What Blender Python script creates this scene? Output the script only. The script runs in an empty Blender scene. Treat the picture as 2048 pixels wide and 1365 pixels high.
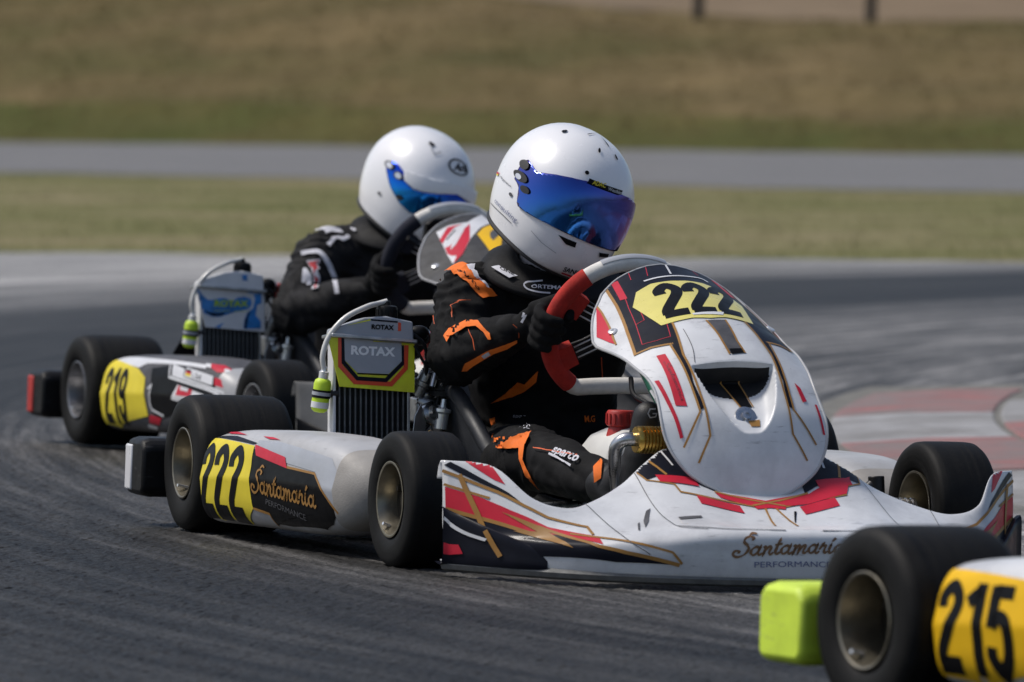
import bpy, bmesh, math, random
from mathutils import Vector, Matrix, Euler, noise
from mathutils.bvhtree import BVHTree
random.seed(7)
SC = bpy.context.scene
COL = SC.collection
PI = math.pi
R = math.radians

# ------------------------------------------------------------------ camera
cam_data = bpy.data.cameras.new('camera')
cam = bpy.data.objects.new('camera', cam_data)
COL.objects.link(cam)
cam.location = (0, 0, 0.9)
cam.rotation_euler = (PI / 2 - math.atan((682.5 - 180) / 12800.0), 0, 0)
cam_data.lens = 225.0
cam_data.sensor_width = 36.0
cam_data.clip_start = 0.5
cam_data.clip_end = 2000.0
cam_data.dof.use_dof = True
cam_data.dof.focus_distance = 12.45
cam_data.dof.aperture_fstop = 6.6
cam_data.dof.aperture_blades = 9
SC.camera = cam

# ------------------------------------------------------------------ sky, sun, exposure
SUN_EL, SUN_AZ = R(58), R(-80)        # azimuth measured from +Y (behind the karts) towards +X
world = bpy.data.worlds.new('World')
SC.world = world
world.use_nodes = True
wn = world.node_tree
wn.nodes.clear()
sky = wn.nodes.new('ShaderNodeTexSky')
sky.sky_type = 'NISHITA'
sky.sun_disc = False
sky.sun_elevation = SUN_EL
sky.sun_rotation = SUN_AZ
sky.air_density = 1.0
sky.dust_density = 2.5
bg = wn.nodes.new('ShaderNodeBackground')
bg.inputs['Strength'].default_value = 0.095
wo = wn.nodes.new('ShaderNodeOutputWorld')
wn.links.new(sky.outputs[0], bg.inputs[0])
wn.links.new(bg.outputs[0], wo.inputs[0])
sun_data = bpy.data.lights.new('sun', 'SUN')
sun_data.energy = 2.6
sun_data.angle = R(9)
sun_data.color = (1.0, 0.95, 0.88)
sun = bpy.data.objects.new('sun', sun_data)
COL.objects.link(sun)
sun.location = (4, 30, 30)
sdir = Vector((math.sin(SUN_AZ) * math.cos(SUN_EL), math.cos(SUN_AZ) * math.cos(SUN_EL), math.sin(SUN_EL)))
sun.rotation_euler = sdir.to_track_quat('Z', 'Y').to_euler()
SC.view_settings.view_transform = 'Standard'
SC.view_settings.look = 'None'
SC.view_settings.exposure = 0.22
SC.view_settings.gamma = 1.0
SC.view_settings.use_curve_mapping = False

# ------------------------------------------------------------------ materials
def _nodes(name):
    m = bpy.data.materials.new(name)
    m.use_nodes = True
    nt = m.node_tree
    return m, nt, nt.nodes['Principled BSDF']

def _coord(nt, scale=None, kind='Object'):
    tc = nt.nodes.new('ShaderNodeTexCoord')
    out = tc.outputs[kind]
    if scale is not None:
        mp = nt.nodes.new('ShaderNodeMapping')
        mp.inputs['Scale'].default_value = scale
        nt.links.new(out, mp.inputs[0])
        out = mp.outputs[0]
    return out

def _noise(nt, vec, scale, detail=4, rough=.55):
    n = nt.nodes.new('ShaderNodeTexNoise')
    n.inputs['Scale'].default_value = scale
    n.inputs['Detail'].default_value = detail
    n.inputs['Roughness'].default_value = rough
    nt.links.new(vec, n.inputs['Vector'])
    return n.outputs['Fac']

def _ramp(nt, fac, stops):
    r = nt.nodes.new('ShaderNodeValToRGB')
    e = r.color_ramp.elements
    e[0].position, e[0].color = stops[0][0], (*stops[0][1], 1)
    e[1].position, e[1].color = stops[-1][0], (*stops[-1][1], 1)
    for p, c in stops[1:-1]:
        k = e.new(p)
        k.color = (*c, 1)
    nt.links.new(fac, r.inputs[0])
    return r.outputs[0]

def _mix(nt, fac, a, b, mode='MIX'):
    m = nt.nodes.new('ShaderNodeMix')
    m.data_type = 'RGBA'
    m.blend_type = mode
    for s, v in ((0, fac), (6, a), (7, b)):
        if isinstance(v, (int, float)):
            m.inputs[s].default_value = v
        elif isinstance(v, tuple):
            m.inputs[s].default_value = (*v, 1)
        else:
            nt.links.new(v, m.inputs[s])
    return m.outputs[2]

def _bump(nt, b, h, strength, dist):
    n = nt.nodes.new('ShaderNodeBump')
    n.inputs['Strength'].default_value = strength
    n.inputs['Distance'].default_value = dist
    nt.links.new(h, n.inputs['Height'])
    nt.links.new(n.outputs[0], b.inputs['Normal'])

MATS = {}
def mat(name, col, rough=.5, metal=0., coat=0., var=.12, vscale=18., dirt=0., dirtcol=(.16, .15, .14), bump=0., bscale=300., spec=.5, dlo=.46, dhi=.72, scratch=0.):
    """plain colour with grain, patchy wear and uneven gloss"""
    m, nt, b = _nodes(name)
    v = _coord(nt)
    n1 = _noise(nt, v, vscale, 6, .6)
    lo = tuple(c * (1 - var) for c in col)
    hi = tuple(min(1, c * (1 + var * .6)) for c in col)
    c = _ramp(nt, n1, [(.3, lo), (.7, hi)])
    if dirt > 0:
        n2 = _noise(nt, v, vscale * .35, 8, .68)
        f = _ramp(nt, n2, [(dlo, (0, 0, 0)), (dhi, (dirt, dirt, dirt))])
        c = _mix(nt, f, c, dirtcol)
    if scratch > 0:
        mp = nt.nodes.new('ShaderNodeMapping'); mp.inputs['Scale'].default_value = (14, 9, 70); mp.inputs['Rotation'].default_value = (.25, .3, .5)
        nt.links.new(v, mp.inputs[0])
        f = _ramp(nt, _noise(nt, mp.outputs[0], 1.6, 7, .7), [(.60, (0, 0, 0)), (.70, (scratch,) * 3)])
        c = _mix(nt, f, c, (.10, .10, .105))
    nt.links.new(c, b.inputs['Base Color'])
    n3 = _noise(nt, v, vscale * 1.7, 5, .6)
    rr = _ramp(nt, n3, [(.3, (max(0, rough - .07),) * 3), (.75, (min(1, rough + .12),) * 3)])
    nt.links.new(rr, b.inputs['Roughness'])
    b.inputs['Metallic'].default_value = metal
    b.inputs['Coat Weight'].default_value = coat
    b.inputs['Coat Roughness'].default_value = .12
    b.inputs['Specular IOR Level'].default_value = spec
    if bump > 0:
        _bump(nt, b, _noise(nt, v, bscale, 3), bump, .002)
    MATS[name] = m
    return m

mat('white_plastic', (.63, .64, .66), .34, coat=.2, var=.08, vscale=12, dirt=.6, dirtcol=(.24, .24, .255), dlo=.44, scratch=.55)
mat('pod_white', (.42, .425, .44), .45, var=.1, vscale=12, dirt=.7, dirtcol=(.22, .21, .2), dlo=.42, scratch=.6)
mat('pod_cap', (.31, .295, .275), .6, var=.15, vscale=14, dirt=.5, dirtcol=(.2, .18, .16), bump=.3)
mat('black_plastic', (.008, .008, .009), .45, var=.3, dirt=.12, dirtcol=(.03, .028, .026), bump=.15, spec=.2, scratch=.35)
mat('red_plastic', (.42, .025, .02), .5, var=.15, dirt=.15)
mat('navy_print', (.008, .009, .016), .38, coat=.05, var=.3, dirt=.12, dirtcol=(.02, .02, .024), spec=.10)
mat('black_print', (.006, .006, .007), .38, coat=.05, var=.3, dirt=.1, dirtcol=(.018, .018, .018), spec=.07)
mat('red_print', (.52, .018, .04), .4, coat=.08, var=.12, dirt=.15, dirtcol=(.25, .05, .06), spec=.16)
mat('gold_print', (.33, .17, .045), .42, coat=.05, var=.15, dirt=.15, spec=.16)
mat('white_print', (.68, .68, .70), .33, coat=.25, var=.06, dirt=.35, dirtcol=(.3, .3, .3))
mat('yellow_print', (.72, .59, .045), .42, coat=.05, var=.08, dirt=.2, dirtcol=(.45, .33, .03), spec=.16)
mat('orange_yellow_print', (.78, .46, .012), .42, coat=.05, var=.08, dirt=.2, dirtcol=(.45, .27, .03), spec=.16)
mat('pale_yellow_print', (.70, .62, .16), .3, coat=.3, var=.08, dirt=.2, dirtcol=(.4, .36, .15))
mat('bright_white', (.88, .88, .88), .4, var=.03)
mat('panel_grey', (.05, .05, .052), .5, var=.4, vscale=30, spec=.2)
mat('nose_grey', (.115, .115, .115), .5, var=.2, dirt=.4, dirtcol=(.05, .05, .05))
mat('silver_print', (.36, .38, .42), .38, coat=.2, var=.08, dirt=.2)
mat('grey_print', (.09, .09, .098), .5, var=.3, vscale=40, spec=.2)
mat('lime_print', (.74, .78, .02), .4, coat=.2, var=.12, vscale=30, dirt=.3, dirtcol=(.55, .33, .03))
mat('orange_red_print', (.75, .06, .01), .4, coat=.2, var=.1, dirt=.15)
mat('blue_print', (.02, .20, .55), .4, coat=.2, var=.5, vscale=30)
mat('green_flag_text', (.35, .5, .02), .4, var=.1)
mat('brown_print', (.20, .105, .05), .4, var=.15)
mat('blue_grey_print', (.13, .15, .28), .4, var=.15)
mat('dark_red_print', (.22, .01, .03), .4, var=.15)
mat('lime_plastic', (.52, .72, .03), .45, var=.1, dirt=.15, dirtcol=(.35, .45, .04))
mat('lime_bumper', (.60, .78, .06), .5, var=.12, dirt=.45, dirtcol=(.26, .36, .03), scratch=.5)
mat('seat_shell', (.020, .022, .027), .55, var=.3, dirt=.3, dirtcol=(.09, .09, .1), bump=.2, bscale=500)
mat('steel', (.55, .55, .56), .28, 1., var=.2, vscale=30, dirt=.3, dirtcol=(.12, .11, .1))
mat('aluminium', (.48, .48, .48), .38, 1., var=.25, vscale=35, dirt=.35, dirtcol=(.1, .1, .1))
mat('dull_plate', (.16, .16, .155), .55, .3, var=.2, vscale=60, dirt=.35, dirtcol=(.06, .06, .06))
mat('dark_metal', (.03, .03, .032), .45, .6, var=.4, vscale=30)
mat('rad_core', (.006, .006, .007), .7, var=.3)
mat('rad_slat', (.16, .165, .17), .45, .7, var=.35, vscale=80)
mat('gold_metal', (.62, .40, .10), .28, 1., var=.2, vscale=30)
mat('green_tube', (.01, .10, .06), .35, coat=.4, var=.15)
mat('rim_gold', (.27, .245, .19), .36, .85, var=.2, vscale=30, dirt=.4, dirtcol=(.07, .06, .05))
mat('rim_grey', (.30, .30, .31), .34, .85, var=.2, vscale=30, dirt=.4, dirtcol=(.06, .06, .06))
mat('rim_inside', (.07, .06, .045), .5, .7, var=.3, vscale=30)
mat('white_grip', (.72, .70, .66), .7, var=.12, vscale=40, dirt=.4, dirtcol=(.3, .27, .24), bump=.4, bscale=600)
mat('red_suede', (.44, .022, .014), .9, var=.25, vscale=50, bump=.4, bscale=700, dirt=.2, dirtcol=(.12, .01, .01))
mat('navy_suede', (.008, .010, .022), .9, var=.25, bump=.4, bscale=700)
mat('tank_white', (.68, .68, .66), .45, var=.08, dirt=.3, dirtcol=(.25, .24, .22))
mat('clear_hose', (.62, .61, .58), .3, var=.1, coat=.4)
mat('amber_hose', (.30, .20, .06), .3, var=.1, coat=.5)
mat('suit_black', (.0065, .0065, .0072), .82, var=.35, vscale=14, bump=.35, bscale=900, spec=.2)
mat('suit_black2', (.0075, .0075, .009), .75, var=.35, vscale=14, bump=.35, bscale=900, spec=.25)
mat('leather_black', (.009, .009, .010), .55, var=.3, bump=.3, bscale=400)
mat('glove_black', (.006, .006, .0065), .85, var=.3, bump=.5, bscale=800, spec=.2)
mat('orange_fabric', (.80, .16, .008), .75, var=.12, vscale=25, bump=.3, bscale=900)
mat('orange_thread', (.62, .10, .02), .7, var=.1)
mat('white_fabric', (.55, .55, .60), .75, var=.12, vscale=40, bump=.3, bscale=900)
mat('red_fabric', (.40, .02, .03), .75, var=.15, bump=.3)
mat('helmet_white', (.80, .80, .82), .24, coat=.3, var=.03, vscale=6, dirt=.06, dirtcol=(.5, .5, .5))
mat('helmet_trim', (.015, .015, .016), .5, var=.3)
mat('neck_pad', (.007, .007, .008), .65, var=.3, bump=.3, spec=.2)
mat('clear_screw', (.75, .75, .76), .2, .6, var=.1)

def visor_mat(name, c_top, c_low, grazing, zlo, zhi):
    """mirror-coated iridium visor: metallic film tinted with height and angle"""
    m, nt, b = _nodes(name)
    v = _coord(nt)
    sep = nt.nodes.new('ShaderNodeSeparateXYZ')
    nt.links.new(v, sep.inputs[0])
    mr = nt.nodes.new('ShaderNodeMapRange')
    mr.inputs[1].default_value, mr.inputs[2].default_value = zlo, zhi
    nt.links.new(sep.outputs[2], mr.inputs[0])
    c = _ramp(nt, mr.outputs[0], [(0, c_low), (1, c_top)])
    lw = nt.nodes.new('ShaderNodeLayerWeight')
    lw.inputs[0].default_value = .35
    c = _mix(nt, lw.outputs['Facing'], c, grazing)
    sm = _noise(nt, v, 22, 6, .7)
    smr = _ramp(nt, sm, [(.4, (.06,) * 3), (.75, (.22,) * 3)])
    nt.links.new(c, b.inputs['Base Color'])
    nt.links.new(smr, b.inputs['Roughness'])
    b.inputs['Metallic'].default_value = .95
    MATS[name] = m
visor_mat('visor_blue', (.05, .09, .36), (.025, .19, .60), (.18, .02, .22), -.05, .06)
visor_mat('visor_cyan', (.01, .02, .55), (.02, .38, .85), (.03, .0, .45), -.05, .05)

def tyre_mat():
    m, nt, b = _nodes('slick_rubber')
    v = _coord(nt)
    sep = nt.nodes.new('ShaderNodeSeparateXYZ')
    nt.links.new(v, sep.inputs[0])
    rad = nt.nodes.new('ShaderNodeVectorMath'); rad.operation = 'LENGTH'
    cxz = nt.nodes.new('ShaderNodeCombineXYZ')
    nt.links.new(sep.outputs[0], cxz.inputs[0]); nt.links.new(sep.outputs[2], cxz.inputs[2])
    nt.links.new(cxz.outputs[0], rad.inputs[0])
    cb = nt.nodes.new('ShaderNodeCombineXYZ')
    nt.links.new(sep.outputs[1], cb.inputs[0]); nt.links.new(rad.outputs['Value'], cb.inputs[1])
    ring = _noise(nt, cb.outputs[0], 110, 5, .7)       # rolling wear rings
    grain = _noise(nt, v, 260, 4, .7)                   # picked-up rubber crumbs
    patch = _noise(nt, v, 16, 4, .6)
    c1 = _ramp(nt, ring, [(.3, (.003, .003, .0032)), (.75, (.011, .0108, .0105))])
    c2 = _ramp(nt, grain, [(.55, (0, 0, 0)), (.75, (.35, .35, .35))])
    c = _mix(nt, c2, c1, (.026, .025, .024))
    p2 = _ramp(nt, patch, [(.45, (0, 0, 0)), (.7, (.4, .4, .4))])
    c = _mix(nt, p2, c, (.018, .0175, .017))
    nt.links.new(c, b.inputs['Base Color'])
    rr = _ramp(nt, ring, [(.3, (.5,) * 3), (.7, (.72,) * 3)])
    nt.links.new(rr, b.inputs['Roughness'])
    b.inputs['Specular IOR Level'].default_value = .16
    _bump(nt, b, grain, .25, .001)
    MATS['slick_rubber'] = m
tyre_mat()

def asphalt_mat(name, dark, light, centre=None):
    """tarmac: aggregate grain; on the bend rubbered racing lines sweep round the corner's centre"""
    m, nt, b = _nodes(name)
    v = _coord(nt)
    g1 = _noise(nt, v, 130, 4, .75)
    g2 = _noise(nt, v, 60, 5, .65)
    big = _noise(nt, v, .45, 5, .6)
    c = _ramp(nt, big, [(.3, dark), (.7, light)])
    if centre:
        sub = nt.nodes.new('ShaderNodeVectorMath'); sub.operation = 'SUBTRACT'
        nt.links.new(v, sub.inputs[0]); sub.inputs[1].default_value = centre
        ln = nt.nodes.new('ShaderNodeVectorMath'); ln.operation = 'LENGTH'
        nt.links.new(sub.outputs[0], ln.inputs[0])
        sp = nt.nodes.new('ShaderNodeSeparateXYZ'); nt.links.new(sub.outputs[0], sp.inputs[0])
        at = nt.nodes.new('ShaderNodeMath'); at.operation = 'ARCTAN2'
        nx = nt.nodes.new('ShaderNodeMath'); nx.operation = 'MULTIPLY'; nx.inputs[1].default_value = -1
        nt.links.new(sp.outputs[0], nx.inputs[0])
        nt.links.new(sp.outputs[1], at.inputs[0]); nt.links.new(nx.outputs[0], at.inputs[1])
        cb = nt.nodes.new('ShaderNodeCombineXYZ')
        nt.links.new(ln.outputs['Value'], cb.inputs[0]); nt.links.new(at.outputs[0], cb.inputs[1])
        def streak(sr, sa, sc, det=5):
            mp = nt.nodes.new('ShaderNodeMapping'); mp.inputs['Scale'].default_value = (sr, sa, 1)
            nt.links.new(cb.outputs[0], mp.inputs[0])
            return _noise(nt, mp.outputs[0], sc, det, .65)
        s1 = streak(1.0, .8, 1.5)
        s2 = streak(1.0, .55, 13.0, 6)
        s3 = streak(1.0, .9, 42.0, 4)
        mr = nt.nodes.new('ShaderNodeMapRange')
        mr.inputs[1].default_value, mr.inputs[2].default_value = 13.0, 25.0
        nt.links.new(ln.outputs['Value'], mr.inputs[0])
        # rubbered line, cleaner tarmac outside; far sky sheen and near dimness painted in too
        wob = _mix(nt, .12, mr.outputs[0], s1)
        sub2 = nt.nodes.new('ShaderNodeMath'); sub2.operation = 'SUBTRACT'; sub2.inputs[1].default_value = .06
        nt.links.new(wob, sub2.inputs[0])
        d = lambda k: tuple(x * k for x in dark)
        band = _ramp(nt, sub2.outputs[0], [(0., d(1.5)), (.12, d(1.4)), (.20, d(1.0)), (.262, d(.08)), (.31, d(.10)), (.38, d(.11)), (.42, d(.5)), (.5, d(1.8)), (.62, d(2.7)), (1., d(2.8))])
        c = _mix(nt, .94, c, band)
        f1 = _ramp(nt, s1, [(.3, (.55,) * 3), (.7, (1.5,) * 3)])
        c = _mix(nt, 1., c, f1, 'MULTIPLY')
        f2 = _ramp(nt, s2, [(.37, (.30,) * 3), (.5, (.95,) * 3), (.63, (2.2,) * 3)])
        c = _mix(nt, 1., c, f2, 'MULTIPLY')
        f3 = _ramp(nt, s3, [(.35, (.6,) * 3), (.68, (1.5,) * 3)])
        c = _mix(nt, 1., c, f3, 'MULTIPLY')
    gr = _ramp(nt, g1, [(.35, (.4,) * 3), (.62, (1.2,) * 3), (.75, (2.4,) * 3)])
    c = _mix(nt, .85, c, gr, 'MULTIPLY')
    g3 = _ramp(nt, g2, [(.3, (.75,) * 3), (.7, (1.2,) * 3)])
    c = _mix(nt, .6, c, g3, 'MULTIPLY')
    nt.links.new(c, b.inputs['Base Color'])
    rr = _ramp(nt, g1, [(.3, (.75,) * 3), (.7, (.42,) * 3)])
    nt.links.new(rr, b.inputs['Roughness'])
    b.inputs['Specular IOR Level'].default_value = .28
    _bump(nt, b, g1, .55, .004)
    MATS[name] = m
BEND = (15.0, 17.8, 0.0)
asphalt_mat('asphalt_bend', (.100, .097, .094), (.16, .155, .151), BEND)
asphalt_mat('asphalt_far', (.155, .147, .140), (.195, .185, .178))

def grass_mat(name, cols, sc):
    m, nt, b = _nodes(name)
    v = _coord(nt)
    n1 = _noise(nt, v, sc, 6, .65)
    n2 = _noise(nt, v, sc * 9, 4, .6)
    c = _ramp(nt, n1, [(.32, cols[0]), (.5, cols[1]), (.68, cols[2])])
    g = _ramp(nt, n2, [(.3, (.86,) * 3), (.7, (1.12,) * 3)])
    c = _mix(nt, .8, c, g, 'MULTIPLY')
    nt.links.new(c, b.inputs['Base Color'])
    b.inputs['Roughness'].default_value = .9
    b.inputs['Specular IOR Level'].default_value = .15
    _bump(nt, b, n2, .5, .05)
    tl = nt.nodes.new('ShaderNodeBsdfTranslucent'); nt.links.new(c, tl.inputs[0])
    ms = nt.nodes.new('ShaderNodeMixShader'); ms.inputs[0].default_value = .35
    nt.links.new(b.outputs[0], ms.inputs[1]); nt.links.new(tl.outputs[0], ms.inputs[2])
    nt.links.new(ms.outputs[0], nt.nodes['Material Output'].inputs[0])
    MATS[name] = m
grass_mat('grass_verge', [(.165, .18, .06), (.25, .235, .11), (.37, .31, .185)], .35)
grass_mat('grass_bank', [(.118, .112, .040), (.18, .138, .062), (.25, .185, .092)], .13)
grass_mat('grass_foot', [(.082, .10, .022), (.115, .114, .034), (.15, .126, .045)], .2)
grass_mat('dry_field', [(.22, .165, .105), (.27, .20, .13), (.31, .235, .155)], .12)
mat('kerb_red', (.28, .105, .10), .8, var=.3, vscale=9, dirt=.95, dirtcol=(.17, .14, .135), dlo=.34, dhi=.6, bump=.5, bscale=120)
mat('kerb_white', (.34, .34, .35), .8, var=.3, vscale=9, dirt=.92, dirtcol=(.17, .165, .16), dlo=.34, dhi=.6, bump=.5, bscale=120)
mat('kerb_joint', (.15, .145, .13), .9, var=.4, vscale=12, bump=.5)
mat('post_wood', (.030, .026, .022), .9, var=.3, vscale=8, bump=.5, bscale=60)
# ------------------------------------------------------------------ helpers
def catmull(pts, sub, closed=False):
    pts = [Vector(p) for p in pts]
    n = len(pts)
    out = []
    rng = range(n if closed else n - 1)
    for i in rng:
        if closed:
            p0, p1, p2, p3 = pts[i - 1], pts[i], pts[(i + 1) % n], pts[(i + 2) % n]
        else:
            p1, p2 = pts[i], pts[i + 1]
            p0 = pts[i - 1] if i else p1 * 2 - p2
            p3 = pts[i + 2] if i + 2 < n else p2 * 2 - p1
        for k in range(sub):
            t = k / sub
            out.append(.5 * (2 * p1 + (p2 - p0) * t + (2 * p0 - 5 * p1 + 4 * p2 - p3) * t * t + (3 * p1 - p0 - 3 * p2 + p3) * t ** 3))
    if not closed:
        out.append(pts[-1])
    return out

def table(rows):
    """smooth interpolation of rows (key, a, b, ...)"""
    ks = [r[0] for r in rows]
    def f(x):
        if x <= ks[0]: return list(rows[0][1:])
        if x >= ks[-1]: return list(rows[-1][1:])
        i = max(j for j in range(len(ks)) if ks[j] <= x)
        i = min(i, len(ks) - 2)
        h = ks[i + 1] - ks[i]
        t = (x - ks[i]) / h
        res = []
        for c in range(1, len(rows[0])):
            y1, y2 = rows[i][c], rows[i + 1][c]
            m1 = (y2 - rows[i - 1][c]) / (ks[i + 1] - ks[i - 1]) if i else (y2 - y1) / h
            m2 = (rows[i + 2][c] - y1) / (ks[i + 2] - ks[i]) if i + 2 < len(ks) else (y2 - y1) / h
            t2, t3 = t * t, t ** 3
            res.append((2 * t3 - 3 * t2 + 1) * y1 + (t3 - 2 * t2 + t) * h * m1 + (3 * t2 - 2 * t3) * y2 + (t3 - t2) * h * m2)
        return res
    return f

class MB:
    """collects shapes for one mesh"""
    def __init__(s):
        s.v, s.f = [], []
    def add(s, vs, fs):
        o = len(s.v)
        s.v += [Vector(p) for p in vs]
        s.f += [tuple(i + o for i in f) for f in fs]
        return s
    def box(s, c, size, rot=None):
        hx, hy, hz = (d / 2 for d in size)
        vs = [Vector((x, y, z)) for x in (-hx, hx) for y in (-hy, hy) for z in (-hz, hz)]
        if rot is not None:
            m = Euler(rot).to_matrix()
            vs = [m @ p for p in vs]
        return s.add([p + Vector(c) for p in vs], [(0, 1, 3, 2), (4, 6, 7, 5), (0, 4, 5, 1), (2, 3, 7, 6), (0, 2, 6, 4), (1, 5, 7, 3)])
    def rings(s, rings, closed=True, cap=True, loop=False):
        n = len(rings[0]); o = len(s.v)
        for r in rings: s.v += [Vector(p) for p in r]
        m = len(rings)
        for i in range(m if loop else m - 1):
            a, b = o + i * n, o + ((i + 1) % m) * n
            for j in range(n if closed else n - 1):
                k = (j + 1) % n
                s.f.append((a + j, a + k, b + k, b + j))
        if cap and not loop:
            s.f.append(tuple(o + j for j in range(n))[::-1])
            s.f.append(tuple(o + (m - 1) * n + j for j in range(n)))
        return s
    def tube(s, pts, r, seg=10, sub=0, closed=False, cap=True):
        if sub: pts = catmull(pts, sub, closed)
        pts = [Vector(p) for p in pts]
        n = len(pts)
        rs = r if isinstance(r, (list, tuple)) else None
        tang = []
        for i in range(n):
            if closed: t = pts[(i + 1) % n] - pts[i - 1]
            else: t = pts[min(i + 1, n - 1)] - pts[max(i - 1, 0)]
            tang.append(t.normalized())
        u = tang[0].orthogonal().normalized()
        rings = []
        for i in range(n):
            t = tang[i]
            u = (u - t * u.dot(t)).normalized()
            w = t.cross(u)
            if rs:
                x = i / (n - 1) * (len(rs) - 1); k = min(int(x), len(rs) - 2); rad = rs[k] + (rs[k + 1] - rs[k]) * (x - k)
            else: rad = r
            rings.append([pts[i] + (u * math.cos(2 * PI * j / seg) + w * math.sin(2 * PI * j / seg)) * rad for j in range(seg)])
        return s.rings(rings, True, cap, closed)
    def lathe(s, prof, o, axis, seg=32, closed_prof=False):
        """prof: (distance along axis, radius)"""
        ax = Vector(axis).normalized(); u = ax.orthogonal().normalized(); w = ax.cross(u)
        rings = [[Vector(o) + ax * a + (u * math.cos(2 * PI * j / seg) + w * math.sin(2 * PI * j / seg)) * max(r, 1e-5) for j in range(seg)] for a, r in prof]
        return s.rings(rings, True, not closed_prof, closed_prof)
    def grid(s, fn, nu, nv):
        o = len(s.v)
        for i in range(nu + 1):
            for j in range(nv + 1):
                s.v.append(Vector(fn(i / nu, j / nv)))
        for i in range(nu):
            for j in range(nv):
                a = o + i * (nv + 1) + j
                s.f.append((a, a + nv + 1, a + nv + 2, a + 1))
        return s
    def prism(s, poly, o, ux, uy, th):
        """outline in the plane (ux, uy) at o, thickened by th along ux x uy"""
        o, ux, uy = Vector(o), Vector(ux), Vector(uy)
        n = ux.cross(uy).normalized() * th
        k = len(poly); b = len(s.v)
        s.v += [o + ux * a + uy * c for a, c in poly] + [o + ux * a + uy * c + n for a, c in poly]
        s.f.append(tuple(b + i for i in range(k))[::-1]); s.f.append(tuple(b + k + i for i in range(k)))
        for i in range(k):
            j = (i + 1) % k
            s.f.append((b + i, b + j, b + k + j, b + k + i))
        return s
    def mesh(s, name):
        me = bpy.data.meshes.new(name)
        me.from_pydata([tuple(p) for p in s.v], [], s.f)
        bm = bmesh.new(); bm.from_mesh(me)
        bmesh.ops.recalc_face_normals(bm, faces=bm.faces)
        bm.to_mesh(me); bm.free()
        return me
    def build(s, name, m, parent=None, bevel=0, solid=0, sharp=38, loc=None, subsurf=0):
        return link(name, s.mesh(name), m, parent, bevel, solid, sharp, loc, subsurf)

def link(name, me, m, parent=None, bevel=0, solid=0, sharp=38, loc=None, subsurf=0):
    o = bpy.data.objects.new(name, me)
    COL.objects.link(o)
    if not me.materials:
        me.materials.append(MATS[m] if isinstance(m, str) else m)
    for p in me.polygons: p.use_smooth = True
    me.set_sharp_from_angle(angle=R(sharp))
    if parent is not None: o.parent = parent
    if loc is not None: o.location = loc
    if solid:
        k = o.modifiers.new('thickness', 'SOLIDIFY'); k.thickness = solid; k.offset = 0
    if bevel:
        k = o.modifiers.new('edges', 'BEVEL'); k.width = bevel; k.segments = 2; k.limit_method = 'ANGLE'; k.angle_limit = R(40)
    if subsurf:
        k = o.modifiers.new('round', 'SUBSURF'); k.levels = k.render_levels = subsurf
    return o

def empty(name, parent=None, loc=(0, 0, 0), rz=0):
    o = bpy.data.objects.new(name, None)
    o.empty_display_size = .1
    COL.objects.link(o)
    o.location = loc; o.rotation_euler = (0, 0, rz)
    if parent is not None: o.parent = parent
    return o

def tag(o, label=None, cat=None, group=None, kind=None):
    if label: o['label'] = label
    if cat: o['category'] = cat
    if group: o['group'] = group
    if kind: o['kind'] = kind
    return o

# ---- flat prints laid on curved surfaces ----
_text_cache = {}
def text_flat(s, bold=0., shear=0.):
    """lettering as flat triangles, normalised to a unit box"""
    key = (s, bold, shear)
    if key in _text_cache: return _text_cache[key]
    cu = bpy.data.curves.new('lettering', 'FONT')
    cu.body = s; cu.offset = bold; cu.shear = shear; cu.resolution_u = 3
    ob = bpy.data.objects.new('lettering', cu)
    COL.objects.link(ob)
    dg = bpy.context.evaluated_depsgraph_get()
    me = ob.evaluated_get(dg).to_mesh()
    vs = [(v.co.x, v.co.y) for v in me.vertices]
    fs = [tuple(p.vertices) for p in me.polygons]
    bpy.data.objects.remove(ob); bpy.data.curves.remove(cu)
    _text_cache[key] = norm_box(vs, fs)
    return _text_cache[key]

def norm_box(vs, fs):
    x0, x1 = min(v[0] for v in vs), max(v[0] for v in vs)
    y0, y1 = min(v[1] for v in vs), max(v[1] for v in vs)
    return [((x - x0) / (x1 - x0), (y - y0) / (y1 - y0)) for x, y in vs], fs

def stroke_flat(pts, w, closed=False):
    """ribbon of width w (or a list of widths) along a 2D polyline"""
    P = [Vector((p[0], p[1])) for p in pts]
    n = len(P); vs = []; fs = []
    for i in range(n):
        a = P[i - 1] if (i or closed) else P[i]
        b = P[(i + 1) % n] if (i < n - 1 or closed) else P[i]
        d0 = (P[i] - a); d1 = (b - P[i])
        if d0.length < 1e-9: d0 = d1
        if d1.length < 1e-9: d1 = d0
        d0.normalize(); d1.normalize()
        t = (d0 + d1)
        if t.length < 1e-6: t = d1.copy()
        t.normalize()
        nn = Vector((-t.y, t.x))
        k = 1 / max(.45, abs(nn.dot(Vector((-d1.y, d1.x)))))
        ww = (w[i] if isinstance(w, list) else w) * .5 * k
        vs += [tuple(P[i] + nn * ww), tuple(P[i] - nn * ww)]
    for i in range(n if closed else n - 1):
        a, b = 2 * i, 2 * ((i + 1) % n)
        fs.append((a, a + 1, b + 1, b))
    return vs, fs

def sm2(pts, sub=5):
    return [(p.x, p.y) for p in catmull([(x, y, 0) for x, y in pts], sub)]

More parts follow.
